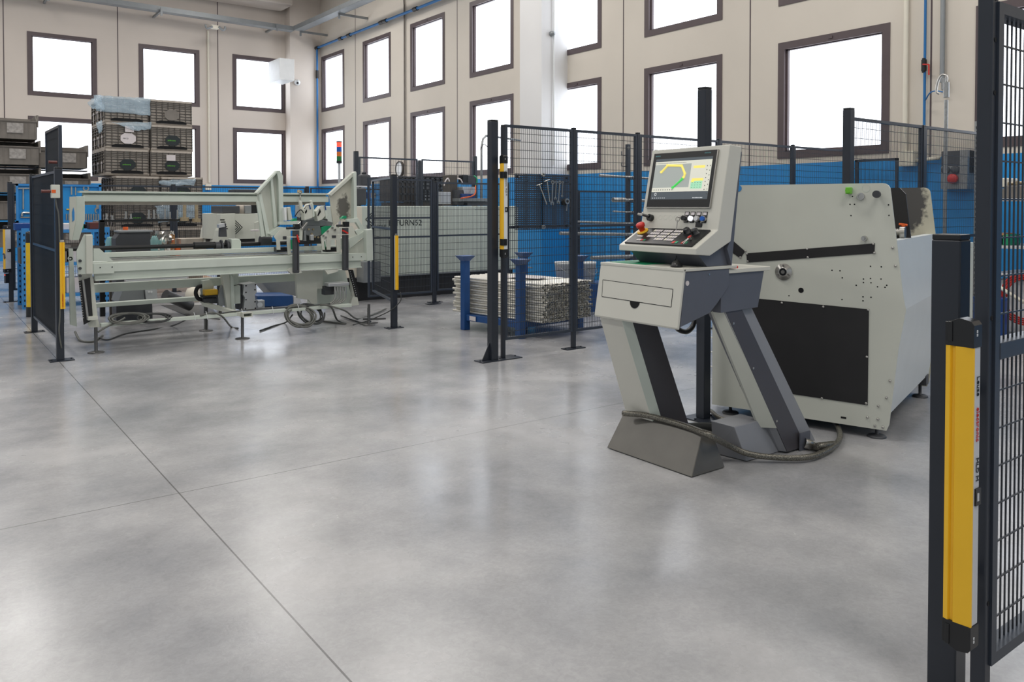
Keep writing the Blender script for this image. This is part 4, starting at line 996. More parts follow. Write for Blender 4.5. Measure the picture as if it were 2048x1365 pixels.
# carriages
def carriage(pts, name): return ppoly(MB(), pts, 8.70, .015).build(name, MP, fd)
c1 = carriage([(548, 474), (560, 460), (581, 456), (582, 508), (576, 510), (574, 482), (560, 483), (561, 500), (554, 500), (553, 480)], 'left_carriage_plate')
c2 = carriage([(642, 473), (662, 457), (680, 453), (682, 505), (674, 505), (673, 480), (662, 480), (661, 500), (654, 500), (653, 480), (648, 480), (650, 500), (645, 500)], 'right_carriage_plate')
for x0, x1 in ((554, 575), (652, 674)):
    pbox(MB(), x0, 495, x1, 504, 8.72, .1).build('rail_shoe', 'black_plastic', fd)
ppoly(MB(), [(566, 473), (573, 473), (573, 479), (566, 479)], 8.695, .006).build('carriage_slot', 'motor', c1)
ppoly(MB(), [(664, 471), (672, 471), (672, 476), (664, 476)], 8.695, .006).build('carriage_slot', 'motor', c2)
mb = MB()
for x, y in ((655, 463), (664, 456), (646, 472), (651, 475), (669, 460)): p = fy(x, y, 8.70); mb.cyl(p, p-Vector((0, .02, 0)), .012, 10)
mb.build('bolt', 'steel', c2)
ppoly(MB(), [(643, 455), (652, 452), (664, 452), (644, 470)], 8.78, .02).build('green_guard', 'green', fd)
ppoly(MB(), [(582, 480), (587, 480), (587, 499), (583, 499)], 8.68, .03).build('green_guard', 'green', fd)
ppoly(MB(), [(645, 483), (650, 483), (652, 500), (648, 500)], 8.74, .02).build('green_guard', 'green', fd)
# clamp columns
for cx_, y0, y1, lab in ((592, 459, 546, 'left'), (691, 454, 541, 'right')):
    p = fy(cx_, y0, YM-.06); q = fy(cx_+1, y1, YM-.06)
    o = MB().box(p.x-.031, p.x+.031, p.y-.02, p.y+.04, q.z, p.z).build('clamp_column', 'motor', fd, bevel=.008)
    MB().box(p.x+.006, p.x+.011, p.y-.0225, p.y-.019, q.z+.03, p.z-.10).build('column_slot', 'dark_void', o)
    MB().box(p.x-.02, p.x+.035, p.y-.03, p.y+.04, p.z, p.z+.06).cyl((p.x-.11, p.y, p.z+.015), (p.x, p.y, p.z+.015), .014, 10).build('clamp_head', 'black_plastic', o, bevel=.003)
    ppoly(MB(), [(cx_-9, y0-16), (cx_-3, y0-22), (cx_+2, y0-22), (cx_+2, y0-17)], YM-.05, .05).build('green_cap', 'green', o)
    for yy in (y0+1, y0+15): z = fy(cx_, yy, YM-.06).z; MB().box(p.x-.09, p.x+.035, p.y-.024, p.y+.045, z-.006, z+.004).build('clamp_strap', MP, o)
mb = MB().bar(fy(594, 470, YM-.1), fy(598, 485, YM-.1), .016); mb.build('red_lever', 'red', fd)
mb = MB().bar(fy(685, 461, YM-.1), fy(696, 467, YM-.1), .016); mb.build('red_lever', 'red', fd)
# sensor boxes and jaw block in the middle
def tbox(name, pts, Y, t, m, par=fd, bev=.004): return ppoly(MB(), pts, Y, t).build(name, m, par, bevel=bev)
s1 = tbox('sensor_box', [(609, 441), (608, 420), (618, 408), (624, 407), (628, 430), (625, 436)], 8.8, .10, MP)
tbox('sensor_window', [(610, 424), (614, 419), (614, 424), (611, 428)], 8.795, .006, 'dark_void', s1, 0)
tbox('sensor_stripe', [(618, 410), (620, 410), (622, 418), (620, 419)], 8.795, .006, 'blue_deep', s1, 0)
tbox('sensor_lid', [(624, 408), (627, 409), (630, 432), (627, 436)], 8.79, .11, MG, s1)
s2_ = tbox('sensor_box', [(636, 443), (632, 423), (642, 412), (647, 412), (651, 432), (645, 439)], 8.78, .10, MP)
tbox('sensor_window', [(635, 431), (640, 418), (642, 424), (636, 433)], 8.775, .006, 'dark_void', s2_, 0)
tbox('sensor_stripe', [(649, 412), (651, 412), (653, 420), (651, 421)], 8.775, .006, 'blue_deep', s2_, 0)
tbox('sensor_lid', [(648, 411), (653, 413), (656, 432), (652, 439)], 8.78, .1, MG, s2_)
tbox('clamp_block', [(568, 416), (573, 415), (574, 442), (570, 442)], 8.82, .08, 'white_paint')
tbox('clamp_block', [(575, 415), (581, 414), (585, 440), (577, 441)], 8.84, .08, MP)
tbox('jaw_plate', [(592, 411), (601, 410), (602, 422), (607, 428), (600, 436), (592, 432)], 8.9, .03, 'alu')
tbox('jaw_plate', [(599, 403), (604, 402), (608, 424), (603, 428)], 8.86, .04, MP)
tbox('jaw_plate', [(621, 402), (625, 401), (627, 415), (624, 415)], 8.92, .04, MP)
tbox('jaw_bed', [(612, 440), (634, 437), (666, 445), (664, 452), (612, 452)], 8.92, .12, 'tray')
tbox('jaw_bed', [(606, 452), (640, 452), (644, 470), (630, 474), (612, 470)], 8.9, .1, 'tray')
tbox('polished_wedge', [(603, 458), (614, 444), (617, 446), (607, 460)], 8.82, .04, 'steel')
tbox('polished_wedge', [(596, 448), (602, 443), (602, 452), (599, 456)], 8.82, .04, 'steel')
tbox('jaw_finger', [(600, 458), (606, 456), (605, 481), (600, 481)], 8.84, .05, MP)
tbox('jaw_finger', [(608, 462), (612, 462), (613, 482), (609, 482)], 8.84, .05, 'tray')
tbox('jaw_finger', [(621, 470), (628, 470), (628, 481), (622, 481)], 8.82, .05, 'alu')
tbox('jaw_finger', [(587, 460), (600, 462), (600, 482), (594, 482)], 8.95, .05, 'motor')
tbox('jaw_body', [(600, 425), (632, 420), (656, 440), (640, 486), (600, 486)], 9.04, .1, 'motor')
mb = MB()
for x, y in ((617, 459), (626, 459), (623, 468), (636, 475), (629, 474)): p = fy(x, y, 8.895); mb.cyl(p, p-Vector((0, .014, 0)), .012, 10)
mb.build('bolt', 'brass', fd)
mb = MB(); mb.tube([fy(590, 433, 8.8), fy(596, 424, 8.78), fy(602, 420, 8.78), fy(607, 426, 8.8)], .006, 6); mb.tube([fy(609, 418, 8.79), fy(613, 412, 8.76), fy(619, 411, 8.79)], .004, 6)
mb.build('sensor_cable', 'black_plastic', fd)
tag(MB().tube([fy(600, 384, 9.27), fy(600.5, 396, 9.26), fy(598, 402, 9.1)], .008).c(1).cyl(fy(598.5, 386, 9.3), fy(600, 381, 9.3), .03, 10).build('hanging_hook', ['steel', 'brass']), 'small hook hanging from the top beam above the clamps', 'hook')
# cables on the rail and floor
def coil(cx_, cy, Y, rx, ry, n_, r, label, m='cable', tilt=.2):
    c = fy(cx_, cy, Y); pts = []
    for k in range(n_*14+1):
        a = 2*math.pi*k/14; j = 1+.14*math.sin(k*.37)+.05*math.sin(k*1.7)
        pts.append(c+Vector((rx*j*math.cos(a), tilt*math.sin(a)*ry*2+.03*math.sin(k*.21), ry*j*math.sin(a))))
    return tag(MB().tube(pts, r, 7, sub=2).build('cable_coil', m), label, 'cable')
coil(257, 637, YM+.03, .16, .035, 7, .008, 'grey cable coil lying on the bottom rail near the left leg', tilt=1.5)
coil(308, 636, YM+.05, .14, .03, 6, .008, 'darker cable coil lying on the bottom rail beside the grey coil', 'cable_dark', tilt=1.5)
coil(600, 632, YM-.08, .15, .10, 6, .010, 'large grey cable coil hanging below the bottom rail', tilt=.5)
coil(622, 628, YM-.02, .13, .09, 4, .009, 'dark cable coil tangled behind the large grey coil', 'cable_dark', tilt=.6)
def cable(pts, r, label, m='cable'): return tag(MB().tube(pts, r, 7).build('cable', m), label, 'cable')
cable([fz(198, 676, .02), fz(216, 680, .01), fz(250, 668, .01), fz(300, 660, .01), fz(345, 652, .01), fy(372, 640, YM)], .008, 'dark cable running over the floor under the bottom rail', 'cable_dark')
cable([fy(196, 665, YM-.05), fy(212, 655, YM-.04), fy(238, 643, YM-.02), fy(250, 636, YM)], .009, 'pale cable rising from the left foot to the coil')
cable([fz(150, 664, .06), fz(160, 681, .012), fz(185, 684, .01), fz(205, 672, .01)], .012, 'grey conduit curling on the floor at the left foot')
cable([fy(400, 632, YM-.02), fy(425, 626, YM-.02), fy(445, 634, YM-.04), fz(462, 654, .012), fz(476, 657, .012)], .010, 'grey cable dropping from the rail to the middle foot')
cable([fy(400, 634, YM), fy(480, 622, YM), fy(545, 617, YM), fy(600, 614, YM), fy(660, 608, YM)], .007, 'thin dark cable tied along the bottom rail', 'cable_dark')
cable([fz(520, 662, .01), fz(548, 652, .01), fz(572, 645, .02), fy(585, 630, YM-.05)], .009, 'dark cable trailing from the big coil over the floor', 'cable_dark')
cable([fy(640, 610, YM-.03), fy(662, 614, YM-.06), fz(674, 640, .02), fz(690, 648, .01), fz(640, 642, .01)], .012, 'thick grey cable bowing down to the floor near the pedestal')
cable([fy(656, 611, YM-.03), fy(690, 622, YM-.05), fz(715, 638, .01), fz(750, 628, .015), fz(772, 618, .02)], .010, 'pale cable running over the floor towards the gate post')
cable([fz(682, 632, .02), fz(720, 645, .01), fz(742, 643, .01)], .009, 'dark cable ending at the right machine foot', 'cable_dark')
p = fz(736, 648); tag(MB().box(p.x-.1, p.x+.12, p.y-.03, p.y+.03, 0, .01).box(p.x-.006, p.x+.006, p.y-.006, p.y+.006, .01, .19).build('floor_bracket', 'plate_steel'), 'thin steel floor bracket near the gate post', 'bracket')
p = fz(755, 640); tag(MB().bar(p+Vector((-.15, .1, .01)), p+Vector((.1, -.03, .01)), .02, .02).build('steel_bar', 'plate_steel'), 'short steel bar lying on the floor near the gate post', 'bar')

# ---- bending head behind the beams
YB2 = 10.2
bh = T('tube_bender', 'beige machine head with dark arrow mark behind the long bed', 'machine', fy(478, 486, YB2))
b1 = ppoly(MB(), [(441, 428), (470, 427), (470, 493), (434, 493), (438, 462), (441, 455)], YB2, .8).build('left_housing', 'machine_paint', bh, bevel=.006)
p0, p1 = fy(470, 428, YB2), fy(519, 477, YB2)
MB().cyl((fy(497, 450, YB2).x, YB2+.42, p1.z), (fy(497, 450, YB2).x, YB2+.42, p0.z), .44, 40).build('round_housing', 'machine_paint', bh)
MB().cyl((fy(497, 450, YB2).x, YB2+.42, p1.z-.1), (fy(497, 450, YB2).x, YB2+.42, p1.z), .40, 32).build('housing_base', 'black_panel', bh)
mb = MB()
for i in range(5): mb.add = 0; p = fy(446+i*1.6, 440+i*4.4, YB2-.002); mb.box(p.x-.035, p.x+.02, YB2-.003, YB2, p.z-.006, p.z+.006)
mb.build('vent_slot', 'dark_void', b1)
mb = MB(); c = fy(475, 455, YB2-.045)
for k in (0, 1, 2):
    s_ = .085-k*.028; a_ = c+Vector((-.03, -.012, s_)); b_ = c+Vector((-.03+s_, -.012, 0)); d_ = c+Vector((-.03, -.012, -s_)); mb.bar(a_, b_, .008, .012, up=(0, 1, 0)); mb.bar(b_, d_, .008, .012, up=(0, 1, 0))
mb.build('maker_emblem', 'black_ink', bh)
pbox(MB(), 445, 412, 480, 427, YB2+.1, .5).build('motor_cover', 'motor', bh, bevel=.01)
x = fy(488, 418, YB2+.3).x; MB().lathe((x, YB2+.3, fy(488, 427, YB2+.3).z), [(.11, 0), (.11, .09), (.09, .11), (0, .115)], 24).build('motor_cap', 'crate', bh)
pbox(MB(), 490, 411, 503, 427, YB2+.15, .4).build('motor_block', 'tray', bh, bevel=.006)
pbox(MB(), 503, 409, 515, 427, YB2+.2, .4).build('cable_guide', 'black_plastic', bh)
pbox(MB(), 470, 379, 515, 386, YB2+.6, .3).build('upper_unit', 'motor', bh, bevel=.01)
tbox('connector', [(503, 460), (518, 459), (518, 463), (503, 463)], 9.8, .04, 'label_white', bh)
tbox('side_plate', [(510, 445), (519, 443), (519, 485), (512, 485)], 9.9, .04, MP, bh)
t = T('chuck_disc', 'small dark turned disc on the black shaft', 'chuck', fy(530, 480, 9.1))
MB().cyl(fy(520, 482, 9.1), fy(541, 482, 9.1), .055, 20).build('disc', 'motor', t)

# ---- things behind and under the bed
t = T('pin_rail', 'black horizontal rail carrying upright steel pins and wooden rollers', 'rail', fy(325, 440, 10.9))
YP = 11.35
MB().box(fy(200, 440, YP).x, fy(441, 440, YP).x, YP, YP+.05, fy(300, 443, YP).z, fy(300, 439, YP).z).build('rail_bar', 'black_plastic', t)
for px, y0, h in ((252, 423, 15), (262, 428, 10), (298, 420, 18), (308, 420, 18), (317, 428, 10), (340, 424, 14), (355, 420, 19), (213, 427, 12), (225, 431, 9), (330, 418, 20)):
    p = fy(px, y0, YP+.02); q = fy(px, y0+h, YP+.02); MB().cyl(p, q, .012, 8).cyl(q+Vector((0, 0, .01)), q, .022, 8).build('pin', 'steel', t)
for px, y0, y1 in ((369, 410, 438), (393, 410, 440)):
    p = fy(px, y0, YP-.02); q = fy(px, y1, YP-.02); MB().cyl(p, q, .024, 12).cyl(q+Vector((0, 0, .02)), q-Vector((0, 0, .03)), .06, 12).build('spool', 'brass', t)
for px in (417, 436): p = fy(px, 431, YP-.02); q = fy(px, 472, YP-.02); MB().cyl(p, q, .026, 12).build('wooden_roller', 'wood', t)
for px in (203, 438): p = fy(px, 441, YP+.025); MB().box(p.x-.03, p.x+.03, YP, YP+.05, 0, p.z).build('rail_leg', 'black_plastic', t)
t = T('grey_cabinet', 'dark grey cabinet with pale rim standing behind the long bed', 'cabinet', fy(268, 600, 10.6)*1)
a_, b_ = fy(231, 461, 10.4), fy(304, 491, 10.4)
MB().prism([(a_.x, 10.4, 0), (b_.x, 10.4, 0), (b_.x-.02, 10.4, a_.z-.03), (a_.x+.05, 10.4, a_.z-.03), (a_.x, 10.4, a_.z-.1)], (0, .26, 0)).build('body', 'motor', t)
MB().box(a_.x+.03, b_.x+.01, 10.38, 10.68, a_.z-.03, a_.z-.005).build('rim', 'tray', t, bevel=.006)
MB().cyl((fy(251, 459, 10.55).x, 10.55, a_.z), (fy(251, 459, 10.55).x, 10.55, a_.z+.035), .03, 12).build('red_cap', 'orange', t)
for px, w_, lb in ((221, .06, 'pale teal glass jar left of the grey cabinet'), (310, .06, 'pale teal glass jar right of the grey cabinet, nearer one'), (322, .06, 'pale teal glass jar standing beside the silver foil bundle')):
    p = fy(px, 480, 10.9); zt_ = fy(px, 474 if px < 300 else 472, 10.9).z
    b0_ = tag(MB().lathe((p.x, 10.9, zt_-.26), [(w_, 0), (w_, .20), (w_*.7, .24), (w_*.6, .26), (0, .26)], 16).build('glass_jar', 'glass_teal'), lb, 'jar')
p = fy(270, 500, 10.9)
tag(MB().box(fy(212, 500, 10.9).x, fy(440, 500, 10.9).x, 10.7, 11.2, zt_-.30, zt_-.261).box(fy(214, 500, 10.9).x, fy(218, 500, 10.9).x, 10.75, 10.8, 0, zt_-.30).box(fy(432, 500, 10.9).x, fy(436, 500, 10.9).x, 10.75, 10.8, 0, zt_-.30).build('work_table', 'crate_dark'), 'dark work table behind the long bed, under jars and boxes', 'table')
ZT = zt_-.261
def tbx(px0, px1, hgt, Y, dep, m, name, label, cat, bev=.004):
    a = fy(px0, 480, Y).x; b = fy(px1, 480, Y).x
    return tag(MB().box(a, b, Y, Y+dep, ZT, ZT+hgt).build(name, m, bevel=bev), label, cat)
tbx(341, 350, .28, 10.85, .2, 'wood', 'wooden_box', 'light wooden box on the work table beside the fence post', 'box')
tbx(362, 412, .22, 10.8, .3, 'crate', 'plastic_tray', 'low brown-grey tray on the work table', 'tray')
tbx(352, 361, .15, 10.8, .1, 'orange', 'small_box', 'small orange box on the work table', 'box')
foil = MB(); rnd = random.Random(3); a = fy(331, 480, 10.85); NX, NZ = 7, 8
V = [(a.x-.1+.2*i/NX, 10.85+rnd.uniform(-.03, .03), ZT+.32*j/NZ+rnd.uniform(-.01, .01)) for j in range(NZ+1) for i in range(NX+1)]
foil._add(V, [(j*(NX+1)+i, j*(NX+1)+i+1, (j+1)*(NX+1)+i+1, (j+1)*(NX+1)+i) for j in range(NZ) for i in range(NX)])
V2 = [(x, y+.1, z) for x, y, z in V]; foil._add(V2, [(j*(NX+1)+i, j*(NX+1)+i+1, (j+1)*(NX+1)+i+1, (j+1)*(NX+1)+i) for j in range(NZ) for i in range(NX)])
tag(foil.build('foil_bundle', 'steel'), 'crumpled silver foil bundle on the work table', 'foil')
# under the bed
t = T('sheet_metal_chute', 'grey sheet metal chute on the floor under the bed', 'chute', fz(270, 606))
ppoly(MB(), [(246, 580), (287, 578), (290, 604), (236, 606)], 9.9, .4).build('chute_body', 'tray', t)
ppoly(MB(), [(290, 578), (313, 577), (316, 602), (293, 603)], 9.85, .3).c(1).cyl(fy(303, 584, 9.84), fy(303, 584, 9.82), .012, 8).cyl(fy(298, 584, 9.84), fy(298, 584, 9.82), .012, 8).build('chute_bracket', ['alu', 'white_paint'], t)
a, b = fz(330, 590, .28), fz(381, 612, .10)
tag(MB().cyl(a, b, .07, 14).build('pipe_bundle', 'plate_steel'), 'slanting dark steel pipe bundle under the bed', 'pipe')
tag(MB().lathe(fz(386, 604), [(.0, 0), (.10, .0), (.11, .12), (.08, .2), (0, .22)], 16).build('white_canister', 'cream'), 'round cream canister under the bed', 'canister')
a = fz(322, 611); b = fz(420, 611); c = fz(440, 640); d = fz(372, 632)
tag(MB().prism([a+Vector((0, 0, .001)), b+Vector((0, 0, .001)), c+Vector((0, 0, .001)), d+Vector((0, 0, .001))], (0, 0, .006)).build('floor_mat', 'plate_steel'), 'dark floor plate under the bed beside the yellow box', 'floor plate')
t = T('blue_case', 'flat blue metal case lying on the floor under the bed', 'case', fz(555, 620))
ppoly(MB(), [(513, 592), (586, 591), (587, 613), (520, 614)], 11.0, .5).build('case_body', 'blue_rack', t, bevel=.01)
ppoly(MB(), [(587, 592), (600, 595), (604, 606), (587, 613)], 11.01, .4).build('case_end', 'light_alu', t, bevel=.01)
tag(ppoly(MB(), [(520, 562), (590, 556), (600, 576), (600, 600), (560, 606)], 11.6, .4).build('grey_trough', 'tray'), 'grey sloping trough behind the blue case', 'trough')

# ---- signal tower
YS = 10.75
t = T('signal_tower', 'stack light with lit red top over blue, orange and green', 'signal light', fy(678.5, 380, YS))
x = fy(678.5, 330, YS).x
MB().cyl((x, YS, 0), (x, YS, fy(678, 327, YS).z), .018, 12).cyl((x, YS, 0), (x, YS, .02), .09, 16).build('pole', 'alu', t)
zs = [fy(678, y, YS).z for y in (327, 322, 313, 304, 294, 285, 282.5)]
for (a, b), m in zip(zip(zs[:-1], zs[1:]), ('black_plastic', 'lamp_green', 'lamp_orange', 'lamp_blue', 'glow_red', 'black_plastic')):
    MB().cyl((x, YS, a), (x, YS, b), .038 if m != 'black_plastic' else .04, 20).build('lens' if m != 'black_plastic' else 'cap', m, t)
# ---- white turning machine
YT = 10.85
tm = T('turning_machine', 'long white machine cabinet with dark lettering behind the fences', 'machine', fy(870, 590, YT))
xl, xr = fy(688, 480, YT).x, fy(1036, 480, YT).x
bd = MB().box(xl, xr, YT, YT+1.0, .36, 1.415).build('cabinet', 'machine_paint_green', tm, bevel=.012)
MB().box(xl-.01, fy(724, 480, YT).x, YT-.006, YT+.3, .36, 1.405).build('corner_panel', 'cream', bd)
MB().box(fy(712, 480, YT).x, xr+.3, YT-.02, YT+.9, .345, .365).build('sill', 'tray', tm)
MB().box(xl+.1, xr-.05, YT+.08, YT+.9, .0, .36).build('plinth', 'black_panel', tm)
MB().box(fy(712, 480, YT).x, fy(745, 480, YT).x, YT-.25, YT-.02, .30, .60).build('end_tank', 'tray', tm)
MB().box(fy(950, 420, YT).x, xr-.1, YT-.004, YT, 1.36, 1.366).box(fy(950, 420, YT).x, xr-.1, YT-.004, YT, 1.385, 1.39).build('vent_line', 'tray', tm)
pt = fy(777, 452, YT-.004); hh_ = fy(777, 441, YT).z-fy(777, 453, YT).z
txt('E-TURN52', hh_*1.42, frame_mtx(Vector((pt.x, YT-.004, pt.z)), (1, 0, 0), (0, 0, 1)), 'black_ink', 'model_lettering', tm)
mb = MB(); c = fy(743, 439, YT-.004)
for s_ in (.095, .055):
    P = [c+Vector((0, -.002, s_)), c+Vector((-s_*1.0, -.002, 0)), c+Vector((0, -.002, -s_))]
    mb.bar(P[0], P[1], .010, .004, up=(0, 1, 0)); mb.bar(P[1], P[2], .010, .004, up=(0, 1, 0)); mb.bar(P[0], P[0]+Vector((.05, 0, -.05)), .010, .004, up=(0, 1, 0)); mb.bar(P[2], P[2]+Vector((.05, 0, .05)), .010, .004, up=(0, 1, 0))
mb.build('maker_emblem', 'black_ink', tm)
pt = fy(733, 456, YT-.004); txt('BLM GROUP', .06, frame_mtx(Vector((pt.x, YT-.004, pt.z)), (1, 0, 0), (0, 0, 1)), 'black_ink', 'maker_lettering', tm)
def onm(px0, py0, px1, py1, Y, dep, m, name, par=tm, bev=.006): return pbox(MB(), px0, py0, px1, py1, Y, dep).build(name, m, par, bevel=bev)
onm(714, 376, 734, 410, YT+.2, .35, 'motor', 'drive_motor', bev=.02)
onm(734, 384, 741, 398, YT+.25, .2, 'lamp_blue', 'blue_coupling')
onm(741, 386, 752, 396, YT+.28, .15, 'steel', 'spindle')
t = T('plastic_canister', 'dark grey plastic canister standing by the tall fence post', 'canister', fy(733, 372, 11.3))
onm(723, 349, 743, 372, 11.3, .16, 'motor', 'canister_body', t, .03)
onm(726, 345, 733, 350, 11.35, .06, 'black_plastic', 'screw_cap', t)
onm(716, 372, 743, 375, 11.2, .4, 'light_alu', 'machine_shelf')
MB().box(fy(720, 375, 11.3).x, fy(722, 375, 11.3).x, 11.3, 11.33, 1.41, fy(720, 375, 11.3).z).box(fy(738, 375, 11.3).x, fy(740, 375, 11.3).x, 11.3, 11.33, 1.41, fy(720, 375, 11.3).z).build('shelf_leg', 'motor', tm)
onm(880, 384, 902, 408, YT+.15, .2, 'alu', 'grey_box')
onm(901, 350, 915, 412, YT+.35, .25, 'crate_dark', 'tool_turret')
onm(915, 380, 928, 410, YT+.2, .3, 'motor', 'carriage')
onm(926, 350, 936, 368, YT+.3, .15, 'black_plastic', 'servo_motor')
onm(936, 351, 950, 369, YT+.3, .2, 'motor', 'servo_motor')
onm(925, 374, 951, 388, YT+.2, .25, 'alu', 'carriage_head')
onm(924, 388, 950, 397, YT+.15, .3, 'blue_deep', 'blue_slide')
onm(921, 397, 975, 403, YT+.1, .4, 'tray', 'slide_plate')
onm(935, 403, 975, 412, YT+.15, .3, 'motor', 'slide_base')
MB().tube([fy(948, 352, YT+.2), fy(953, 356, YT+.15), fy(954, 364, YT+.15), fy(951, 372, YT+.15)], .012).build('green_hose', 'green', tm)
MB().tube([fy(951, 372, YT+.15), fy(951, 384, YT+.1), fy(945, 392, YT+.08), fy(922, 397, YT+.05)], .012).build('orange_cable', 'orange', tm)
MB().tube([fy(888, 372, YT+.3), fy(891, 362, YT+.28), fy(896, 357, YT+.28), fy(899, 363, YT+.3)], .011).tube([fy(915, 357, YT+.3), fy(921, 359, YT+.26), fy(925, 366, YT+.26)], .011).build('white_hose', 'label_white', tm)

# ================================================================== CRATES, BINS, RACKS
def make_crate(w_, d_, h_, lab, logo=True):
    """lattice-sided container, origin at the bottom front left corner"""
    t = T('plastic_crate', lab[0], 'crate', (0, 0, 0), 'stacked lattice crates')
    mb = MB(); th = .025
    mb.box(0, w_, 0, d_, .0, .03); mb.box(.015, w_-.015, .015, .03, .03, h_); mb.box(.015, w_-.015, d_-.03, d_-.015, .03, h_)
    mb.box(.015, .03, .03, d_-.03, .03, h_); mb.box(w_-.03, w_-.015, .03, d_-.03, .03, h_)
    mb.box(-.0, w_, -.0, .02, h_-.035, h_).box(0, .02, 0, d_, h_-.035, h_).box(w_-.02, w_, 0, d_, h_-.035, h_).box(0, w_, d_-.02, d_, h_-.035, h_)
    mb.box(0, w_, -.0, .016, .0, .04)
    mb.build('crate_body', 'crate', t)
    rb = MB()
    for z in (.07, .12, .17, .22, .27, .31, .34, .37, .40): rb.box(.0, w_, -.004, .016, z*h_/.44-.005, z*h_/.44+.005)
    for i in range(8): x = .01+(w_-.02)*i/7; rb.box(x-.005, x+.005, -.003, .016, .04, h_-.03)
    for z in (.10, .20, .28, .33, .38): rb.box(-.004, .016, 0, d_, z*h_/.44-.006, z*h_/.44+.006)
    for i in range(6): y = .01+(d_-.02)*i/5; rb.box(-.005, .016, y-.012, y+.012, .04, h_-.03)
    rb.build('rib', 'crate_dark', t)
    so = MB(); x0, x1 = w_*.14, w_*.86; so.prism([(x0, -.009, .035), (x1, -.009, .035), (x1, -.009, .065), (x1-.06, -.009, .085), (x0+.06, -.009, .085), (x0, -.009, .065)], (0, .004, 0)); so.build('fork_opening_shade', 'dark_void', t)  # no real recess: a flat dark plate paints the shade inside the slot
    sh = MB()
    for y in (d_*.2, d_*.5, d_*.8): sh.box(-.012, -.006, y-.05, y+.05, .20, .235).box(-.010, -.006, y-.02, y+.01, .06, .2)
    sh.build('side_clip', 'label_white', t)
    return t
def octa(t, w_, h_, m, text=None, ink='green_ink'):
    cx_, cz_, r = w_*.51, h_*.42, .105
    cx_ += t.location.x; cz_ += t.location.z
    a = .45*r
    P = [(-a*1.1, -.75*r), (a*1.1, -.75*r), (r, -a*.7), (r, a*.7), (a*1.1, .75*r), (-a*1.1, .75*r), (-r, a*.7), (-r, -a*.7)]
    MB().prism([(cx_+x*1.15, t.location.y-.014, cz_+z*1.15) for x, z in P], (0, .008, 0)).build('label_plate', m, t)
    if text: txt(text, .034, frame_mtx(Vector((cx_-.083, t.location.y-.015, cz_-.012)), (1, 0, 0), (0, 0, 1)), ink, 'crate_lettering', t)
CY = 15.0
cxl, cxm, cxr = fy(208, 200, CY).x, fy(298.5, 200, CY).x, fy(382, 200, CY).x
W_ = cxm-cxl-.01; CH = .447
proto = make_crate(W_, 1.2, CH, ['x'])
top_z = 3.285
rows = ['topmost', 'second from the top', 'third from the top']
first = True
for col, x in enumerate((cxl, cxm+.01)):
    for r_ in range(7):
        z = top_z-CH*(r_+1)
        dx, dy = (0, 0) if r_ < 3 else (.10, -.25)
        if r_ >= 3: z -= .02
        if first: o = proto; first = False
        else: o = copy_tree(proto)
        o.location = (x+dx+(.01 if r_ % 2 else 0), CY+dy, z)
        side_ = 'near-window left' if col == 0 else 'right'
        o['label'] = ('grey lattice crate, %s of the %s column in the tall stack' % (['topmost', 'second', 'third', 'fourth', 'fifth', 'sixth', 'bottom'][r_], ('film-wrapped' if col == 0 else 'unwrapped')))
        bpy.context.view_layer.update()
        if col == 0 and r_ == 1: octa(o, W_, CH, 'label_white', 'AB 53', 'black_ink')
        elif col == 1 and r_ == 0: octa(o, W_, CH, 'bin_grey')
        elif not (col == 0 and r_ == 0): octa(o, W_, CH, 'black_ink', 'jetfactory')
# paper labels and plastic film
for px0, py0, px1, py1, lb in ((250, 252, 268, 264, 'white paper label on the second crate of the film-wrapped column'), (333, 310, 351, 322, 'white paper label on the third crate of the unwrapped column')):
    tag(pbox(MB(), px0, py0, px1, py1, CY-.03, .004).build('paper_label', 'label_white'), lb, 'label')
def film(pts, Y, label, nx=16, nz=8, amp=.03, seed=1):
    rnd = random.Random(seed); P = [fy(a, b, Y) for a, b in pts]; V = []
    for j in range(nz+1):
        for i in range(nx+1):
            u, v = i/nx, j/nz
            p = P[0]*(1-u)*(1-v)+P[1]*u*(1-v)+P[2]*u*v+P[3]*(1-u)*v
            V.append(p+Vector((rnd.uniform(-amp, amp)*.3, rnd.uniform(-amp, 0), rnd.uniform(-amp, amp)*.3)))
    mb = MB(); mb._add(V, [(j*(nx+1)+i, j*(nx+1)+i+1, (j+1)*(nx+1)+i+1, (j+1)*(nx+1)+i) for j in range(nz) for i in range(nx)], True)
    o = mb.build('plastic_film', 'film'); s_ = o.modifiers.new('thickness', 'SOLIDIFY'); s_.thickness = .003
    return tag(o, label, 'plastic film')
film([(186, 190), (300, 197), (300, 232), (192, 222)], CY-.012, 'clear bluish plastic film draped over the topmost crate', seed=2)
film([(174, 206), (200, 189), (208, 222), (184, 218)], CY-.02, 'bunched corner of bluish film sticking out left of the top crate', 5, 4, .05, 5)
film([(222, 244), (302, 246), (300, 260), (262, 262)], CY-.012, 'strip of bluish film hanging below the topmost crate', 8, 3, .05, 3)
film([(192, 246), (204, 240), (204, 262), (196, 268)], CY-.012, 'scrap of bluish film between the upper crates, at their side', 3, 3, .03, 4)
film([(316, 362), (392, 358), (386, 372), (318, 370)], CY-.264, 'bluish film lying on the lower crates beside the fence post', 8, 3, .05, 6)
film([(310, 410), (390, 405), (392, 440), (316, 445)], CY-.264, 'crumpled clear film hanging in front of the lower crates', 8, 5, .08, 8)
tag(MB().box(cxl-.1, cxr+.3, CY-.3, CY+1.2, 0, top_z-CH*7-.025).build('wooden_pallet', 'wood'), 'wooden pallet carrying the tall crate stack', 'pallet')

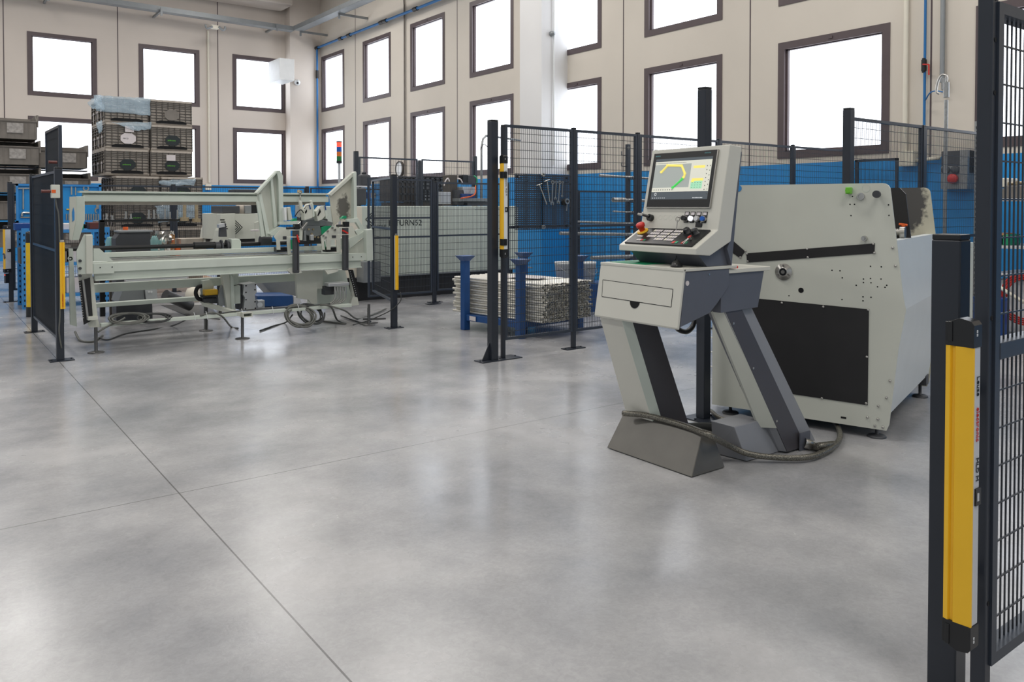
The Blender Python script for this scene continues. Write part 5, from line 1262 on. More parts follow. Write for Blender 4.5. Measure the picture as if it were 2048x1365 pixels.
def make_bin(w_, d_, h_):
    t = T('picking_bin', 'x', 'storage bin', (0, 0, 0), 'stacked grey picking bins')
    mb = MB(); fr = h_*.74
    side = lambda x: mb.prism([(x, 0, 0), (x, -.03, fr), (x, .10, h_), (x, d_, h_), (x, d_, 0)], (.012, 0, 0))
    side(0); side(w_-.012); mb.box(0, w_, 0, d_, 0, .012); mb.box(.012, w_-.012, d_-.012, d_, .012, h_)
    mb.prism([(0, 0, 0), (0, -.03, fr), (0, -.018, fr), (0, .012, 0)], (w_, 0, 0))
    mb.build('bin_body', 'bin_grey', t)
    rb = MB().prism([(0, -.032, fr-.03), (0, -.045, fr-.01), (0, -.045, fr), (0, -.02, fr)], (w_, 0, 0))
    for i in range(9):
        x = .02+(w_-.05)*i/8; rb.prism([(x, -.004, .02), (x, -.036, fr-.03), (x, -.028, fr-.03), (x, .004, .02)], (.012, 0, 0))
    rb.box(w_-.005, w_+.02, -.02, .02, h_*.5, h_).box(w_-.004, w_+.015, 0, d_, h_-.03, h_)
    rb.build('rim_rib', 'bin_grey', t)
    MB().prism([(w_*.48, -.022, fr*.32), (w_*.76, -.022, fr*.32), (w_*.76, -.042, fr*.86), (w_*.48, -.042, fr*.86)], (0, -.004, 0)).build('label_sleeve', 'label_plastic', t)
    return t
BY = 15.2
bpitch = (333-281)/1600*13
bz_top = fy(60, 233, BY).z
pb = None
bx1 = fy(74, 260, BY).x; bw = bx1-fy(-45, 260, BY).x
cols = [(bx1-bw, bw, [230, 281, 336, 390, 445], 'left'), (fy(77, 300, BY+.3).x, fy(174, 300, BY+.3).x-fy(77, 300, BY+.3).x, [284, 342, 396, 452], 'right')]
for ci, (x, w_, ys, nm) in enumerate(cols):
    proto_b = make_bin(w_, .8, .40)
    for k, y in enumerate(ys):
        o = proto_b if k == 0 else copy_tree(proto_b)
        z = fy(60, y, BY).z-.40
        o.location = (x+(.03 if k else 0), BY+ci*.3, z)
        o['label'] = 'grey open-front storage bin, %s of the stack %s' % (['topmost', 'second', 'third', 'fourth', 'fifth'][k], 'at the picture edge' if ci == 0 else 'between the dark fence and the crates')
zb_ = fy(60, ys[-1], BY).z-.40
# bin rack posts
rk = T('bin_rack', 'dark steel rack carrying the open-front bins', 'rack', (bx1-.5, BY+.4, 0))
mb = MB()
xs_ = (cols[0][0]-.06, bx1+.075, cols[1][0]+cols[1][1]+.12)
for x in xs_:
    mb.box(x-.02, x+.02, BY+1.2, BY+1.24, 0, 2.9 if x < xs_[2]-.01 else 1.7)
for ys_, x0_, x1_, dy in ((cols[0][2], xs_[0], xs_[1], 0), (cols[1][2], xs_[1], xs_[2], .3)):
    for y in ys_:
        z = fy(60, y, BY).z-.405; mb.box(x0_, x1_, BY+dy+.75, BY+1.24, z-.02, z)
mb.build('rack_frame', 'crate_dark', rk)

# ---- perforated blue workbench rack and the blue tool board
RY = 12.75
rx0, rx1 = fy(50, 600, RY).x, fy(213, 600, RY).x
t = T('blue_shelf_rack', 'blue perforated steel workbench rack behind the left fence', 'rack', ((rx0+rx1)/2, RY, 0))
zr = fy(130, 456, RY).z
for x in (rx0-.03, rx1-.04):
    for y in (RY, RY+.6):
        o = MB().box(x, x+.09, y, y+.07, 0, zr).build('upright', 'blue_light', t)
        mb = MB()
        for k in range(int(zr/.075)):
            for c_ in (.02, .055): mb.box(x+c_, x+c_+.015, y-.002, y, .03+k*.075, .06+k*.075)
        mb.build('perforation_pattern', 'dark_void', o)
for z in (zr-.03, .62, .18):
    MB().box(rx0, rx1, RY+.01, RY+.66, z-.04, z).build('shelf', 'blue_light', t)
rnd = random.Random(11)
def on_shelf(px, w_, h_, z, m, name, lab, cat, y=RY+.1, dep=.25):
    x = fy(px, 470, RY).x; return tag(MB().box(x-w_/2, x+w_/2, y, y+dep, z, z+h_).build(name, m, bevel=.01), lab, cat)
on_shelf(52, .24, .10, zr-.03, 'blue_deep', 'blue_tray', 'deep blue tray on top of the blue rack', 'tray')
on_shelf(140, .13, .09, zr-.03, 'label_white', 'parts_box', 'pale parts box on top of the blue rack behind the fence', 'box')
on_shelf(160, .13, .12, zr-.03, 'green', 'green_box', 'green box on top of the blue rack', 'box')
on_shelf(192, .13, .10, zr-.03, 'red_brown', 'red_bowl', 'red-brown bowl of parts on top of the blue rack', 'bowl')
on_shelf(205, .08, .12, zr-.03, 'bin_grey', 'parts_box', 'grey parts box at the end of the blue rack top', 'box', y=RY+.3)
for i, (px, w_, h_, z, m) in enumerate(((70, .35, .22, .62, 'crate_dark'), (120, .3, .25, .62, 'bin_grey'), (150, .2, .2, .62, 'label_white'), (185, .25, .22, .62, 'crate_dark'), (80, .3, .25, .18, 'bin_grey'), (150, .2, .22, .18, 'label_white'), (190, .2, .2, .18, 'crate_dark'))):
    on_shelf(px, w_, h_, z, m, 'storage_box', ['dark', 'grey', 'pale', 'brown-black', 'wide grey', 'pale', 'brown-black'][i]+' storage box on the %s shelf of the blue rack, %s' % ('middle' if z > .5 else 'bottom', ['under the blue tray', 'near the bollard', 'behind the dark fence', 'by the right upright', 'by the left upright', 'behind the yellow sensor bar', 'beside the bed leg'][i]), 'box')
YB_ = 13.84
t = T('blue_tool_board', 'bright blue framed tool board hanging on the far fence', 'tool board', (fy(116, 440, YB_).x, YB_, fy(116, 446, YB_).z))
x0, x1, z0, z1 = fy(32, 400, YB_).x, fy(202, 400, YB_).x, fy(116, 445, YB_).z, fy(116, 369, YB_).z
MB().box(x0+.02, x1-.02, YB_+.02, YB_+.035, z0+.02, z1-.02).build('board_sheet', 'blue_wall', t)
MB().box(x0, x1, YB_-.01, YB_+.04, z1-.03, z1).box(x0, x1, YB_-.01, YB_+.04, z0, z0+.03).box(x0, x0+.03, YB_-.01, YB_+.04, z0, z1).box(x1-.03, x1, YB_-.01, YB_+.04, z0, z1).build('board_frame', 'blue_light', t)
def hang(name, lab, cat, fn):
    mb = MB(); fn(mb); return tag(mb.build(name, 'steel'), lab, cat)
YH_ = YB_+.006
hang('torque_bar', 'long steel bar hanging horizontally at the top of the blue board', 'tool', lambda m: m.bar(fy(36, 377, YH_), fy(66, 377, YH_), .02))
hang('t_bar', 'long steel rod hanging down on the blue board', 'tool', lambda m: m.cyl(fy(46.5, 378, YH_), fy(46.5, 419, YH_), .012, 8))
hang('hex_key', 'large bent steel key at the foot of the blue board', 'tool', lambda m: m.tube([fy(44, 433, YH_), fy(44.5, 428, YH_), fy(48, 426, YH_), fy(68, 427, YH_)], .018, 8))
tag(MB().bar(fy(41, 435, YH_), fy(67, 435, YH_), .014).build('bent_key', 'brass'), 'copper-coloured rod at the foot of the blue board', 'tool')
hang('spanner', 'thin steel spanner on the blue board, first behind the fence', 'wrench', lambda m: m.bar(fy(143, 373, YH_), fy(143, 390, YH_), .02, .008, up=(0, 1, 0)))
hang('spanner', 'thin steel spanner on the blue board, second behind the fence', 'wrench', lambda m: m.bar(fy(151, 375, YH_), fy(151, 391, YH_), .015, .008, up=(0, 1, 0)))
hang('pipe_wrench', 'round-jawed wrench hanging at the top of the blue board', 'wrench', lambda m: (m.ring(fy(172, 377, YH_), fy(172, 377, YH_+.02), .045, .025, 14), m.bar(fy(172, 382, YH_), fy(173, 388, YH_), .02, .01, up=(0, 1, 0))))
hang('c_wrench', 'large open wrench hanging at the lower end of the blue board', 'wrench', lambda m: (m.bar(fy(196, 408, YH_), fy(196, 416, YH_), .05, .012, up=(0, 1, 0)), m.prism([fy(196+7*math.cos(a), 421+7*math.sin(a), YH_) for a in [math.radians(d) for d in range(120, 421, 20)]]+[fy(196+4*math.cos(a), 422+4*math.sin(a), YH_) for a in [math.radians(d) for d in range(420, 119, -20)]], (0, .02, 0))))
for i in range(14):
    px = 133+i*4.9
    hang('drill_rod', 'pale steel rod in the lower row of the blue board', 'rod', lambda m: m.bar(fy(px, 428, YH_), fy(px, 443, YH_), .018))
    o = bpy.context.scene.objects[-1] if False else None
for o in COL.objects:
    if o.name.startswith('drill_rod'): o['group'] = 'rods in the lower row of the blue board'
tag(MB().bar(fy(133, 419, YH_), fy(141, 419, YH_), .02).build('hand_tool', 'yellow'), 'yellow-handled tool on the blue board behind the fence', 'tool')

# ================================================================== BLUE STILLAGE WITH STEEL TUBES
st_ = T('blue_stillage', 'blue steel stillage with flared post tops holding the steel tubes', 'stillage', (5.5, 7.2, 0))
sx0, sx1, sy0, sy1 = 5.04, 6.06, 6.80, 7.64
A_, B_ = Vector((5.165, 6.80, 0)), Vector((5.025, 7.66, 0))
u_ = Vector((.92, .10, 0)); v_ = B_-A_
C0 = [A_, A_+u_, B_, B_+u_]
for p in C0:
    po = MB().box(p.x-.04, p.x+.04, p.y-.04, p.y+.04, 0, .80).build('corner_post', 'blue_rack', st_, bevel=.004)
    MB()._add([], []) 
    k = MB(); k.loft([(p.x-.04, p.y-.04, .79), (p.x+.04, p.y-.04, .79), (p.x+.04, p.y+.04, .79), (p.x-.04, p.y+.04, .79)], [(p.x-.085, p.y-.085, .85), (p.x+.085, p.y-.085, .85), (p.x+.085, p.y+.085, .85), (p.x-.085, p.y+.085, .85)])
    k.build('post_cup', 'blue_rack', po)
for a, b in ((0, 2), (1, 3), (0, 1), (2, 3)):
    MB().bar(C0[a]+Vector((0, 0, .145)), C0[b]+Vector((0, 0, .145)), .04, .07).build('base_rail', 'blue_rack', st_, bevel=.003)
MB().prism([A_+Vector((0, 0, .165)), A_+u_+Vector((0, 0, .165)), B_+u_+Vector((0, 0, .165)), B_+Vector((0, 0, .165))], (0, 0, .012)).build('base_tray', 'blue_rack', st_)
p = A_+v_*.82+Vector((-.026, 0, .145)); MB().box(p.x-.004, p.x, p.y-.06, p.y+.06, .12, .17).build('type_plate', 'label_white', st_)
ax = v_.normalized(); lat = Vector((ax.y, -ax.x, 0))
tl = 1.42; pit = .0275; NC, NR = 28, 16
c0 = A_+ax*(-.28)+lat*.075
rnd = random.Random(5)
base = None; others = MB(); count = 0; cells = []
for r_ in range(NR):
    for c_ in range(NC):
        cells.append((r_, c_))
# nearest: side column, top rows, then the rest of the visible ends from the top
cells.sort(key=lambda rc: (rc[1] > 1 and rc[0] < NR-2, rc[1] > 14, -rc[0], rc[1]))
def tube_mesh(mb, o, ln, d):
    mb.c(0); r = .0128
    a = o; b = o+d*ln; mb.cyl(a, b, r, 10, caps=False)
    mb.ring(a-d*.001, a+d*.001, r, r*.70, 10)
    mb.c(1).cyl(a+d*.002, a+d*.0025, r*.72, 10)
tm_ = None
for i, (r_, c_) in enumerate(cells):
    off = rnd.uniform(-.03, .03)
    if c_ == NC-1 and r_ > 3: off += rnd.uniform(-.02, .02)
    o = c0+lat*(c_*pit+(r_ % 2)*pit*.5+rnd.uniform(-.002, .002))+Vector((0, 0, .192+r_*pit*.94))+ax*off
    if i < 300:
        if tm_ is None:
            b = MB(); tube_mesh(b, Vector((0, 0, 0)), tl, ax); base = b.build('steel_tube', ['tube_steel', 'tube_dark']); tm_ = base; ob = base
        else:
            ob = base.copy(); COL.objects.link(ob)
        ob.location = o; tag(ob, 'shiny steel tube lying in the full blue stillage', 'tube', 'steel tubes in the blue stillage')
    else:
        tube_mesh(others, o, tl, ax)
tag(others.build('steel_tube_bundle', ['tube_steel', 'tube_dark']), 'remaining steel tubes packed in the middle of the blue stillage', 'tube bundle', kind='stuff')
tp2 = c0+ax*.35+lat*.30+Vector((0, 0, .192+NR*pit*.94+.003))
mb = MB(); mb.prism([tp2, tp2+lat*.25+ax*.1, tp2+lat*.2+ax*.5, tp2+ax*.45-lat*.1], (0, 0, .004)); tag(mb.build('paper_sheet', 'label_white'), 'white sheet lying on top of the steel tubes', 'sheet')
# buckets
for px, py, r0, h_, lb in ((1130, 575, .135, .30, 'white plastic bucket with wire handle behind the stillage'), (1174, 572, .12, .29, 'white plastic bucket beside the console, behind the fence')):
    p = fy(px, py, 8.1); p = Vector((p.x, 8.1, 0)); z0 = fy(px, 524, 8.1).z-h_
    t = T('plastic_bucket', lb, 'bucket', (p.x, p.y, z0))
    MB().lathe((p.x, p.y, z0), [(.0, 0), (r0*.82, 0), (r0, h_-.03), (r0+.008, h_-.03), (r0+.008, h_), (r0-.004, h_), (r0*.8, .012), (0, .01)], 28).build('bucket_body', 'white_paint', t)
    MB().tube([(p.x-r0-.006, p.y, z0+h_-.03), (p.x-r0*.7, p.y-r0*.9, z0+h_-.12), (p.x, p.y-r0-.03, z0+h_-.16), (p.x+r0*.7, p.y-r0*.9, z0+h_-.12), (p.x+r0+.006, p.y, z0+h_-.03)], .003).build('wire_handle', 'steel', t)
bk0 = fy(1100, 575, 8.0); bk1 = fy(1200, 575, 8.0)
tag(MB().box(bk0.x, bk1.x+.3, 7.92, 8.32, 0, z0-.0).build('low_platform', 'blue_rack'), 'low blue platform carrying the two white buckets', 'platform')

# ---- rod rack
YR = 7.35
t = T('rod_rack', 'dark upright rack post with hooks and arms for rods', 'rack', (fy(1256, 500, YR).x, YR, 0))
x = fy(1256, 400, YR).x
MB().box(x-.022, x+.022, YR-.02, YR+.03, 0, fy(1256, 289, YR).z).build('upright', 'fence_black', t)
MB().box(x-.25, x+.25, YR-.2, YR+.2, 0, .012).build('base_plate', 'fence_black', t)
mb = MB().cyl(fy(1257, 296, YR-.03), fy(1257, 296, YR-.045), .018, 10); mb.build('bolt', 'steel', t)
for y in (311, 333):
    MB().tube([fy(1253, y, YR), fy(1246, y, YR), fy(1243, y-1, YR), fy(1243, y-8, YR)], .007, 6, smooth_path=False).build('hook', 'fence_black', t)
rods = [(1199, 351, 1312, 358, .016, 'steel', 'topmost bright rod on the rod rack'), (1228, 399, 1312, 403, .018, 'steel', 'bright rod with thick end on the rod rack, second from top'),
        (1226, 423, 1306, 427, .010, 'steel', 'thin bright rod on the rod rack, third from top'), (1150, 444, 1300, 449, .015, 'galv', 'long dull rod on the rod rack, third from the bottom'), (1120, 467, 1300, 470, .020, 'galv', 'long dull rod on the rod rack below the panel rail'),
        (1183, 516, 1300, 512, .024, 'galv', 'thick lowest rod on the rod rack')]
for i, (a, b, c, d, r, m, lb) in enumerate(rods):
    p, q = fy(a, b, YR-.05), fy(c, d, YR-.05)
    tag(MB().cyl(p, q, r, 12).build('steel_rod', m), lb, 'rod')
    zz = p.z+(q.z-p.z)*(x-p.x)/(q.x-p.x)-r-.004
    MB().box(x-.015, x+.015, YR-.09, YR-.02, zz-.012, zz).box(x-.012, x-.004, YR-.09, YR-.08, zz, zz+.03).build('arm', 'fence_black', t)
p, q = fy(1228, 400, YR-.05), fy(1250, 400, YR-.05); tag(MB().cyl(p+Vector((-.02, 0, -.0)), q, .030, 14).build('rod_sleeve', 'steel'), 'shiny sleeve on the second rod of the rod rack', 'sleeve')

# ================================================================== THINGS ON AND NEAR THE WALLS
# pipes on the right wall
def wp(px, py, off=.06): return fx(px, py, XW-off)
def vpipe(px, y0, y1, r, m, name, label, cat='pipe', off=.06, z=None):
    p = wp(px, (y0+y1)/2, off); za = wp(px, y0, off).z; zb = wp(px, y1, off).z
    return tag(MB().cyl((p.x, p.y, za), (p.x, p.y, zb), r, 14).build(name, m), label, cat)
vpipe(1812, -150, 310, .030, 'cream', 'wall_pipe', 'cream conduit pipe running down to the cream junction box')
vpipe(1849, -150, 520, .016, 'blue_pipe', 'air_pipe', 'blue compressed air pipe with black valve running down the wall')
vpipe(1886, -150, 165, .028, 'tray', 'wall_pipe', 'grey metal conduit pipe ending above the hooked pole')
p = wp(1848, 131, .06)
t = T('pipe_valve', 'black ball valve with red lever on the blue air pipe', 'valve', p)
MB().cyl(p-Vector((0, 0, .07)), p+Vector((0, 0, .07)), .032, 14).cyl(p-Vector((0, 0, .09)), p+Vector((0, 0, .09)), .024, 14).build('valve_body', 'black_plastic', t)
q = wp(1858, 129, .1); MB().bar(p+Vector((-.03, 0, .01)), q, .015).bar(q, q-Vector((0, 0, .13)), .02, .012).build('lever', 'red', t)
p = wp(1889, 170, .06); MBs = MB().cyl(p-Vector((0, 0, .06)), p+Vector((0, 0, .08)), .036, 14)
tag(MBs.build('pipe_sleeve', 'galv'), 'short sleeve at the foot of the grey conduit pipe', 'pipe fitting')
HX = XW-.9
a = fx(1893, 160, HX)
t = T('hooked_pole', 'thin galvanised pole with hooked top before the window wall', 'pole', (a.x, a.y, 0))
MB().cyl((a.x, a.y, 0), (a.x, a.y, fx(1893, 200, HX).z), .020, 12).cyl((a.x, a.y, fx(1893, 195, HX).z), (a.x, a.y, fx(1893, 165, HX).z), .03, 12).build('pole_tube', 'galv', t)
zt3 = fx(1893, 165, HX).z
MB().tube([(a.x, a.y, zt3), (a.x, a.y+.0, zt3+.07), (a.x, a.y+.05, zt3+.09), (a.x, a.y+.09, zt3+.03), (a.x, a.y+.11, zt3-.08), (a.x, a.y+.08, zt3-.12)], .013, 10).build('hook', 'steel', t)
tag(MB().tube([wp(1851, 200, .08), wp(1860, 186, .15), wp(1872, 182, .2), wp(1885, 184, .25)], .008).build('air_hose', 'blue_pipe'), 'thin blue hose arching from the air pipe to the hooked pole', 'hose')
jb = [wp(1796, 303, .12), wp(1826, 332, .12)]
t = T('junction_box', 'cream junction box on the blue wall below the cream pipe', 'junction box', (XW-.06, jb[0].y, jb[1].z))
MB().box(XW-.12, XW-.001, jb[1].y, jb[0].y, jb[1].z, jb[0].z).build('box_body', 'cream', t, bevel=.01)
tag(MB().tube([wp(1826, 322, .05), wp(1880, 316, .05)], .022, 10, smooth_path=False).build('wall_pipe', 'cream'), 'short horizontal cream pipe between junction box and switch box', 'pipe')
cb_ = [wp(1883, 303, .16), wp(1938, 378, .16)]
t = T('switch_box', 'grey wall switch box with red emergency knob behind the fence', 'switch box', (XW-.08, cb_[0].y, cb_[1].z))
ya, yb_, z0, z1 = cb_[0].y, cb_[1].y, cb_[1].z, cb_[0].z; wdt = ya-yb_; ht = z1-z0
MB().box(XW-.16, XW-.001, yb_, ya, z0+ht*.4, z1).build('upper_cover', 'motor', t, bevel=.006)
MB().box(XW-.18, XW-.001, yb_+wdt*.3, ya, z0, z0+ht*.6).build('lower_cover', 'tray', t, bevel=.006)
MB().box(XW-.20, XW-.02, yb_, yb_+wdt*.28, z0, z1).build('side_channel', 'galv', t)
MB().lathe((XW-.18, yb_+wdt*.52, z0+ht*.27), [(.055, 0), (.055, .02), (.06, .03), (.055, .05), (0, .052)], 22, axis=(-1, 0, 0)).build('emergency_knob', 'red', t)
for k in (.45, .8): MB().lathe((XW-.18, yb_+wdt*k, z0+ht*.5), [(.05, 0), (.05, .02), (.03, .03), (0, .03)], 20, axis=(-1, 0, 0)).build('dial', 'motor', t)
# dark frame leaning on blue wall
q = [wp(1712, 320, .3), wp(1796, 318, .3)]
tag(MB().box(XW-.32, XW-.28, q[1].y, q[0].y, q[0].z-.03, q[0].z).box(XW-.32, XW-.28, q[0].y-.03, q[0].y, 0, q[0].z).box(XW-.32, XW-.28, q[1].y, q[1].y+.03, 0, q[0].z).build('steel_stand', 'fence_black'), 'low dark steel frame standing before the blue wall', 'frame')
# clock
p = wp(800, 338, .03)
t = T('wall_clock', 'round wall clock seen obliquely through the wire fence', 'clock', p)
MB().ring(p+Vector((-.04, 0, 0)), p+Vector((.028, 0, 0)), .20, .18, 36).build('rim', 'crate_dark', t)
MB().cyl(p+Vector((-.02, 0, 0)), p+Vector((.028, 0, 0)), .185, 36).build('dial_face', 'white_paint', t)
# hanging tube with conduits near fence
p = fy(963, 392, 12.0)
t = T('conduit_pole', 'thin galvanised pole with bent conduit top and long arm', 'pole', (p.x, 12.0, 0))
MB().tube([(p.x, 12.0, 0), (p.x, 12.0, fy(963, 295, 12.0).z), fy(966, 278, 12.0), fy(972, 272, 12.0), fy(985, 273, 12.0)], .022, 10, smooth_path=False).build('pole_tube', 'galv', t)
MB().cyl(fy(985, 273, 12.0), fy(1041, 281, 12.0), .018, 10).build('arm', 'galv', t)
MB().tube([fy(961, 300, 12.0), fy(967, 289, 11.96), fy(974, 293, 11.95), fy(978, 300, 11.95)], .007).build('thin_cable', 'black_plastic', t)
# black pallets/crates behind the white machine
def lattice(px0, py0, px1, py1, Y, dep, m, label):
    a, b = fy(px0, py0, Y), fy(px1, py1, Y); t = T('lattice_crate', label, 'crate', (a.x, Y, b.z))
    MB().box(a.x, b.x, Y+.01, Y+dep, b.z, a.z).build('crate_body', m, t)
    r = MB(); w_ = b.x-a.x; h_ = a.z-b.z
    for i in range(6): x = a.x+w_*i/5; r.box(x-.012, x+.012, Y-.015, Y+.01, b.z, a.z)
    for k in (0, .3, .6, .8, 1): r.box(a.x, b.x, Y-.015, Y+.01, b.z+h_*k-.012, b.z+h_*k+.012)
    r.build('rib', 'motor' if m == 'crate_dark' else 'black_plastic', t)
    MB().box(a.x+.02, b.x-.02, Y+.02, Y+dep-.02, 0, b.z-.02).build('pallet_legs', 'crate_dark', t)
    return t
lattice(796, 354, 838, 403, 12.6, .7, 'crate_dark', 'brownish black lattice crate behind the white machine lettering')
lattice(841, 354, 890, 380, 12.6, .7, 'tray', 'bluish grey lattice crate with bright gaps behind the white machine')
lattice(848, 380, 882, 402, 12.3, .2, 'alu', 'pale grey box-shaped crate below the bluish lattice crate')
# blue air pipe high on the right wall
def hp(px, py, off): return fx(px, py, XW-off)
a = hp(634, 97, .15); b = hp(880, -3, .15); z = (a.z+b.z)/2
t = T('air_main', 'blue compressed air main high along the window wall with black joints', 'pipe', (a.x, a.y, z))
MB().cyl((a.x, a.y, z), (b.x, yc0+.75, z), .036, 14).build('pipe_tube', 'blue_pipe', t)
MB().cyl((a.x, a.y, z), (a.x, a.y, .3), .03, 12).build('drop_pipe', 'blue_pipe', t)
mb = MB()
for px in (634, 681, 698, 763, 770, 831): y = hp(px, 60, .15).y; mb.cyl((a.x, y-.09, z), (a.x, y+.09, z), .055, 12)
mb.cyl((a.x, a.y, z-.95), (a.x, a.y, z-.7), .045, 12); mb.build('joint', 'black_plastic', t)
# conduit with clips on the right wall
y = hp(809, 150, .04).y
tag(MB().cyl((XW-.04, y, 2.1), (XW-.04, y, 6.6), .022, 10).tube([(XW-.04, y, 6.6), (XW-.04, y+.1, 6.9), (XW-.06, y+.6, 7.2), (XW-.06, y+1.8, 7.3)], .022, 8).build('wall_pipe', 'bin_grey'), 'thin grey conduit running down between the windows of the right wall', 'pipe')
y = hp(1106, 80, .65+.0).y
p = fy(1108, 100, yc0-.03)
tag(MB().cyl((p.x, yc0-.03, 2.2), (p.x, yc0-.03, 7.5), .018, 10).build('wall_pipe', 'white_paint'), 'white conduit running down the bright face of the pier', 'pipe')
q = fy(1106, 67, yc0-.06); tag(MB().lathe((q.x, yc0, q.z), [(.05, 0), (.05, .05), (.035, .09), (0, .1)], 18, axis=(0, -1, 0)).build('alarm_dome', 'tray'), 'small grey dome fixed on the bright face of the pier', 'detector')
# conduit and box on the far wall
p = fy(416, 50, YW-.04)
tag(MB().cyl((p.x, YW-.04, 2.1), (p.x, YW-.04, fy(416, 62, YW).z), .03, 10).build('wall_pipe', 'cream'), 'cream conduit running down the far wall between two windows', 'pipe')
tag(pbox(MB(), 412, 368, 423, 380, YW-.12, .11).build('socket_box', 'cream'), 'small cream socket box on the far wall above the blue paint', 'junction box')
p = fy(430, 52, YW-.6)
tag(pbox(MB(), 423, 50, 438, 57, YW-.9, .15).build('splice_box', 'cream'), 'small cream splice box hanging under the cable tray', 'junction box')
tag(MB().tube([fy(411, 49, YW-.9), fy(413, 56, YW-.9), fy(418, 56, YW-.9), fy(425, 53, YW-.9)], .03, 8).tube([fy(437, 53, YW-.9), fy(445, 60, YW-.9), fy(450, 58, YW-.9), fy(450, 53, YW-.9)], .03, 8).build('cable_loop', 'tray'), 'grey cable loops under the tray on the far wall', 'cable')
# fan heater box in the corner
t = T('white_wall_box', 'white box fixed high in the room corner beside a window', 'wall box', fy(565, 160, YW-.9))
a_, b_ = fy(559, 112, YW-1.35), fy(589, 162, YW-1.35)
MB().box(a_.x, b_.x, YW-1.35, YW-.43, b_.z, a_.z-.05).build('box_body', 'white_paint', t, bevel=.01)
p = fy(597, 164, YW-.55)
t = T('security_camera', 'small white dome camera beside the white corner box', 'camera', p)
MB().lathe(p+Vector((0, .1, 0)), [(.09, 0), (.09, .06), (.07, .10), (0, .14)], 18, axis=(-.3, -1, -.3)).build('camera_body', 'white_paint', t)
MB().lathe(p+Vector((-.03, -.0, -.035)), [(.04, 0), (.03, .03), (0, .04)], 14, axis=(-.3, -1, -.3)).build('lens', 'black_plastic', t)
# cable trays
def tray(p, q, w_, label, brackets, bdir):
    t = T('cable_tray', label, 'cable tray', p)
    d = (q-p).normalized(); s_ = d.cross(Vector((0, 0, 1))).normalized()
    mb = MB(); mb.bar(p, q, w_, .01); mb.bar(p+s_*w_/2+Vector((0, 0, .06)), q+s_*w_/2+Vector((0, 0, .06)), .01, .13); mb.bar(p-s_*w_/2+Vector((0, 0, .06)), q-s_*w_/2+Vector((0, 0, .06)), .01, .13)
    mb.build('tray_channel', 'tray', t)
    for c in brackets:
        MB().bar(c-bdir*.05+Vector((0, 0, -.03)), c+bdir*(.88 if bdir.y else XW-c.x-.01)+Vector((0, 0, -.03)), .05, .06).bar(c-bdir*.05+Vector((0, 0, -.16)), c-bdir*.05+Vector((0, 0, .05)), .05, .03).build('bracket_arm', 'tray', t)
    return t
p1 = fy(-150, -12, YW-.7); q1 = fy(585, 63, YW-.7); q1.z = q1.z; p1.z = q1.z+.12
tray(p1, q1, .28, 'long grey cable tray along the far wall', [Vector((fy(x, y, YW-.9).x, YW-.9, q1.z+.06)) for x, y in ((97, 10), (322, 33), (553, 62))], Vector((0, 1, 0)))
q2 = Vector((XW-1.0, q1.y-.0, q1.z)); r2 = Vector((XW-1.0, 12.0, q1.z))
q3 = q1+Vector((.1, -.2, 0))
r3 = fx(760, 3, q3.x+.4)
tray(q3, Vector((q3.x+.15, 13.2, q1.z)), .28, 'grey cable tray branching off along the window wall', [Vector((q3.x+.1, fx(x, y, q3.x).y, q1.z)) for x, y in ((598, 60), (675, 18))], Vector((1, 0, 0)))

# ================================================================== RIGHT BACKGROUND (seen through the nearest mesh)
SX = 9.35
def sp_(px, py, x=SX): return fx(px, py, x)
t = T('perforated_shelving', 'galvanised shelving with perforated uprights seen through the nearest fence', 'shelf', sp_(1990, 680))
ua = sp_(1951, 500).y; ub = sp_(1976, 500).y; uc = ub-1.4
for y in (ua-.0, ub, uc):
    o = MB().box(SX, SX+.04, y-.025, y+.025, 0, 2.35).build('upright', 'galv', t)
    h = MB()
    for k in range(40): h.box(SX-.002, SX, y-.008, y+.008, .08+k*.056, .11+k*.056)
    h.build('perforation_pattern', 'dark_void', o)
zs_ = [sp_(2010, y).z for y in (397, 492, 548)]
for z in zs_: MB().box(SX, XW-.08, uc, ub, z-.03, z).build('shelf_board', 'light_alu', t, bevel=.003)
def sh(px, w_, h_, z, m, name, label, cat, x=SX+.08, dep=.3):
    y = sp_(px, 450).y; return tag(MB().box(x, x+dep, y-w_/2, y+w_/2, z, z+h_).build(name, m, bevel=.012), label, cat)
sh(1992, .14, .10, zs_[0]+.12, 'cream', 'parts_box', 'cream parts box on the top shelf behind the nearest mesh', 'box')
sh(1990, .16, .11, zs_[0], 'bin_grey', 'parts_box', 'grey parts box under the cream one on the top shelf', 'box')
sh(2022, .22, .14, zs_[0], 'bin_grey', 'parts_tray', 'wide grey tray of fittings on the top shelf', 'tray')
y = sp_(2020, 450).y
for i, (dy, dz, m, lb) in enumerate(((.05, .16, 'brass', 'brass fitting on the wide grey tray, left one'), (-.02, .165, 'brass', 'brass fitting on the wide grey tray, right one'))):
    tag(MB().cyl((SX+.10, y+dy, zs_[0]+dz), (SX+.22, y+dy-.03, zs_[0]+dz), .02, 12).build('brass_fitting', m), lb, 'fitting')
tag(MB().lathe((SX+.2, y-.12, zs_[0]+.14), [(0, 0), (.05, 0), (.06, .05), (.03, .1), (0, .11)], 16).build('white_funnel', 'white_paint'), 'white funnel on the wide grey tray', 'funnel')
sh(1988, .14, .13, zs_[1], 'wood', 'cardboard_box', 'small brown cardboard box on the middle shelf', 'box')
sh(2002, .10, .12, zs_[1], 'green', 'small_can', 'dark green can beside the cardboard box', 'can')
tk = T('white_tank', 'white block with speckled face behind the red hose', 'tank', sp_(2015, 670))
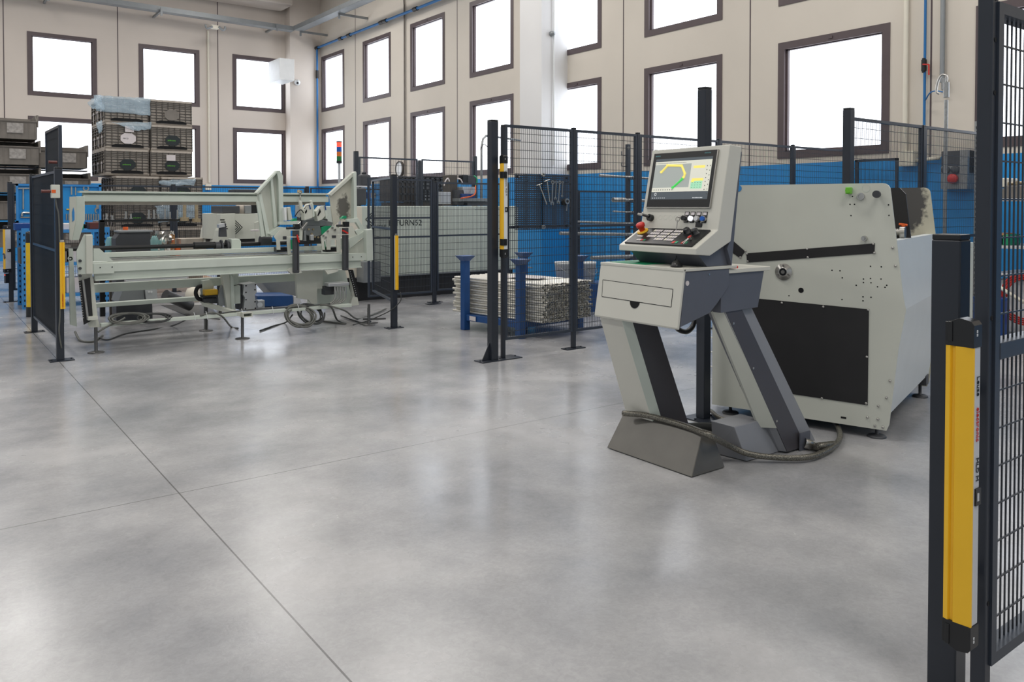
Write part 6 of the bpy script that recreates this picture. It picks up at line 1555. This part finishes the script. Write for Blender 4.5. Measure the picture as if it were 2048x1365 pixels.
MB().box(SX+.1, XW-.15, uc-.3, ub-.02, .05, .62).box(SX+.12, SX+.2, uc, ub-.1, 0, .05).build('tank_body', 'worn_white' if 'worn_white' in MATS else 'white_paint', tk, bevel=.02)
y = sp_(1997, 640).y
t = T('oil_drum', 'blue drum with yellow label on the floor behind the mesh', 'drum', (SX-.2, y, 0))
MB().lathe((SX-.2, y, .0), [(.16, 0), (.165, .02), (.16, .04), (.16, .42), (.165, .44), (.15, .45), (0, .44)], 28).build('drum_body', 'blue_deep', t)
MB().box(SX-.37, SX-.355, y-.13, y-.05, .06, .38).build('yellow_label', 'yellow', t)
MB().box(SX-.37, SX-.358, y-.04, y+.06, .05, .22).build('white_label', 'label_white', t)
y2 = sp_(2046, 610, SX-.1).y
for k in range(4):
    r_ = .20+k*.022
    pass
hm = MB()
pts = []
for k in range(4*16+1):
    a = 2*math.pi*k/16; r_ = .20+.02*(k/16); pts.append((SX-.05-.004*k/16, y2+r_*.9*math.cos(a), .45+r_*math.sin(a)))
tag(hm.tube(pts, .009, 8, sub=2).build('red_hose', 'red'), 'coiled red hose hanging in front of the white block', 'hose')
tag(MB().tube([(SX-.05, sp_(1975, 575).y, .66), (SX-.1, sp_(2000, 585).y, .58), (SX-.15, sp_(2030, 600).y, .50), (SX-.15, sp_(2060, 615).y, .42)], .02, 10).build('cream_hose', 'cream'), 'thick cream hose crossing the white block', 'hose')
# white frame of a low bench right of the big machine
FX_ = 6.2
a = fy(1936, 640, 3.2); 
t = T('bench_stand', 'slim white steel frame between the big machine and the nearest fence', 'frame', (a.x, 3.2, 0))
zf = fy(1930, 486, 3.2).z
MB().box(fy(1872, 490, 3.2).x, fy(1947, 490, 3.2).x, 3.2, 3.24, zf-.045, zf).box(fy(1938, 490, 3.2).x, fy(1947, 490, 3.2).x, 3.2, 3.24, 0, zf-.045).build('frame_bar', 'machine_paint', t, bevel=.004)
MB().box(fy(1876, 490, 3.2).x, fy(1937, 490, 3.2).x, 3.22, 3.23, .35, zf-.045).build('frame_panel', 'tray', t)
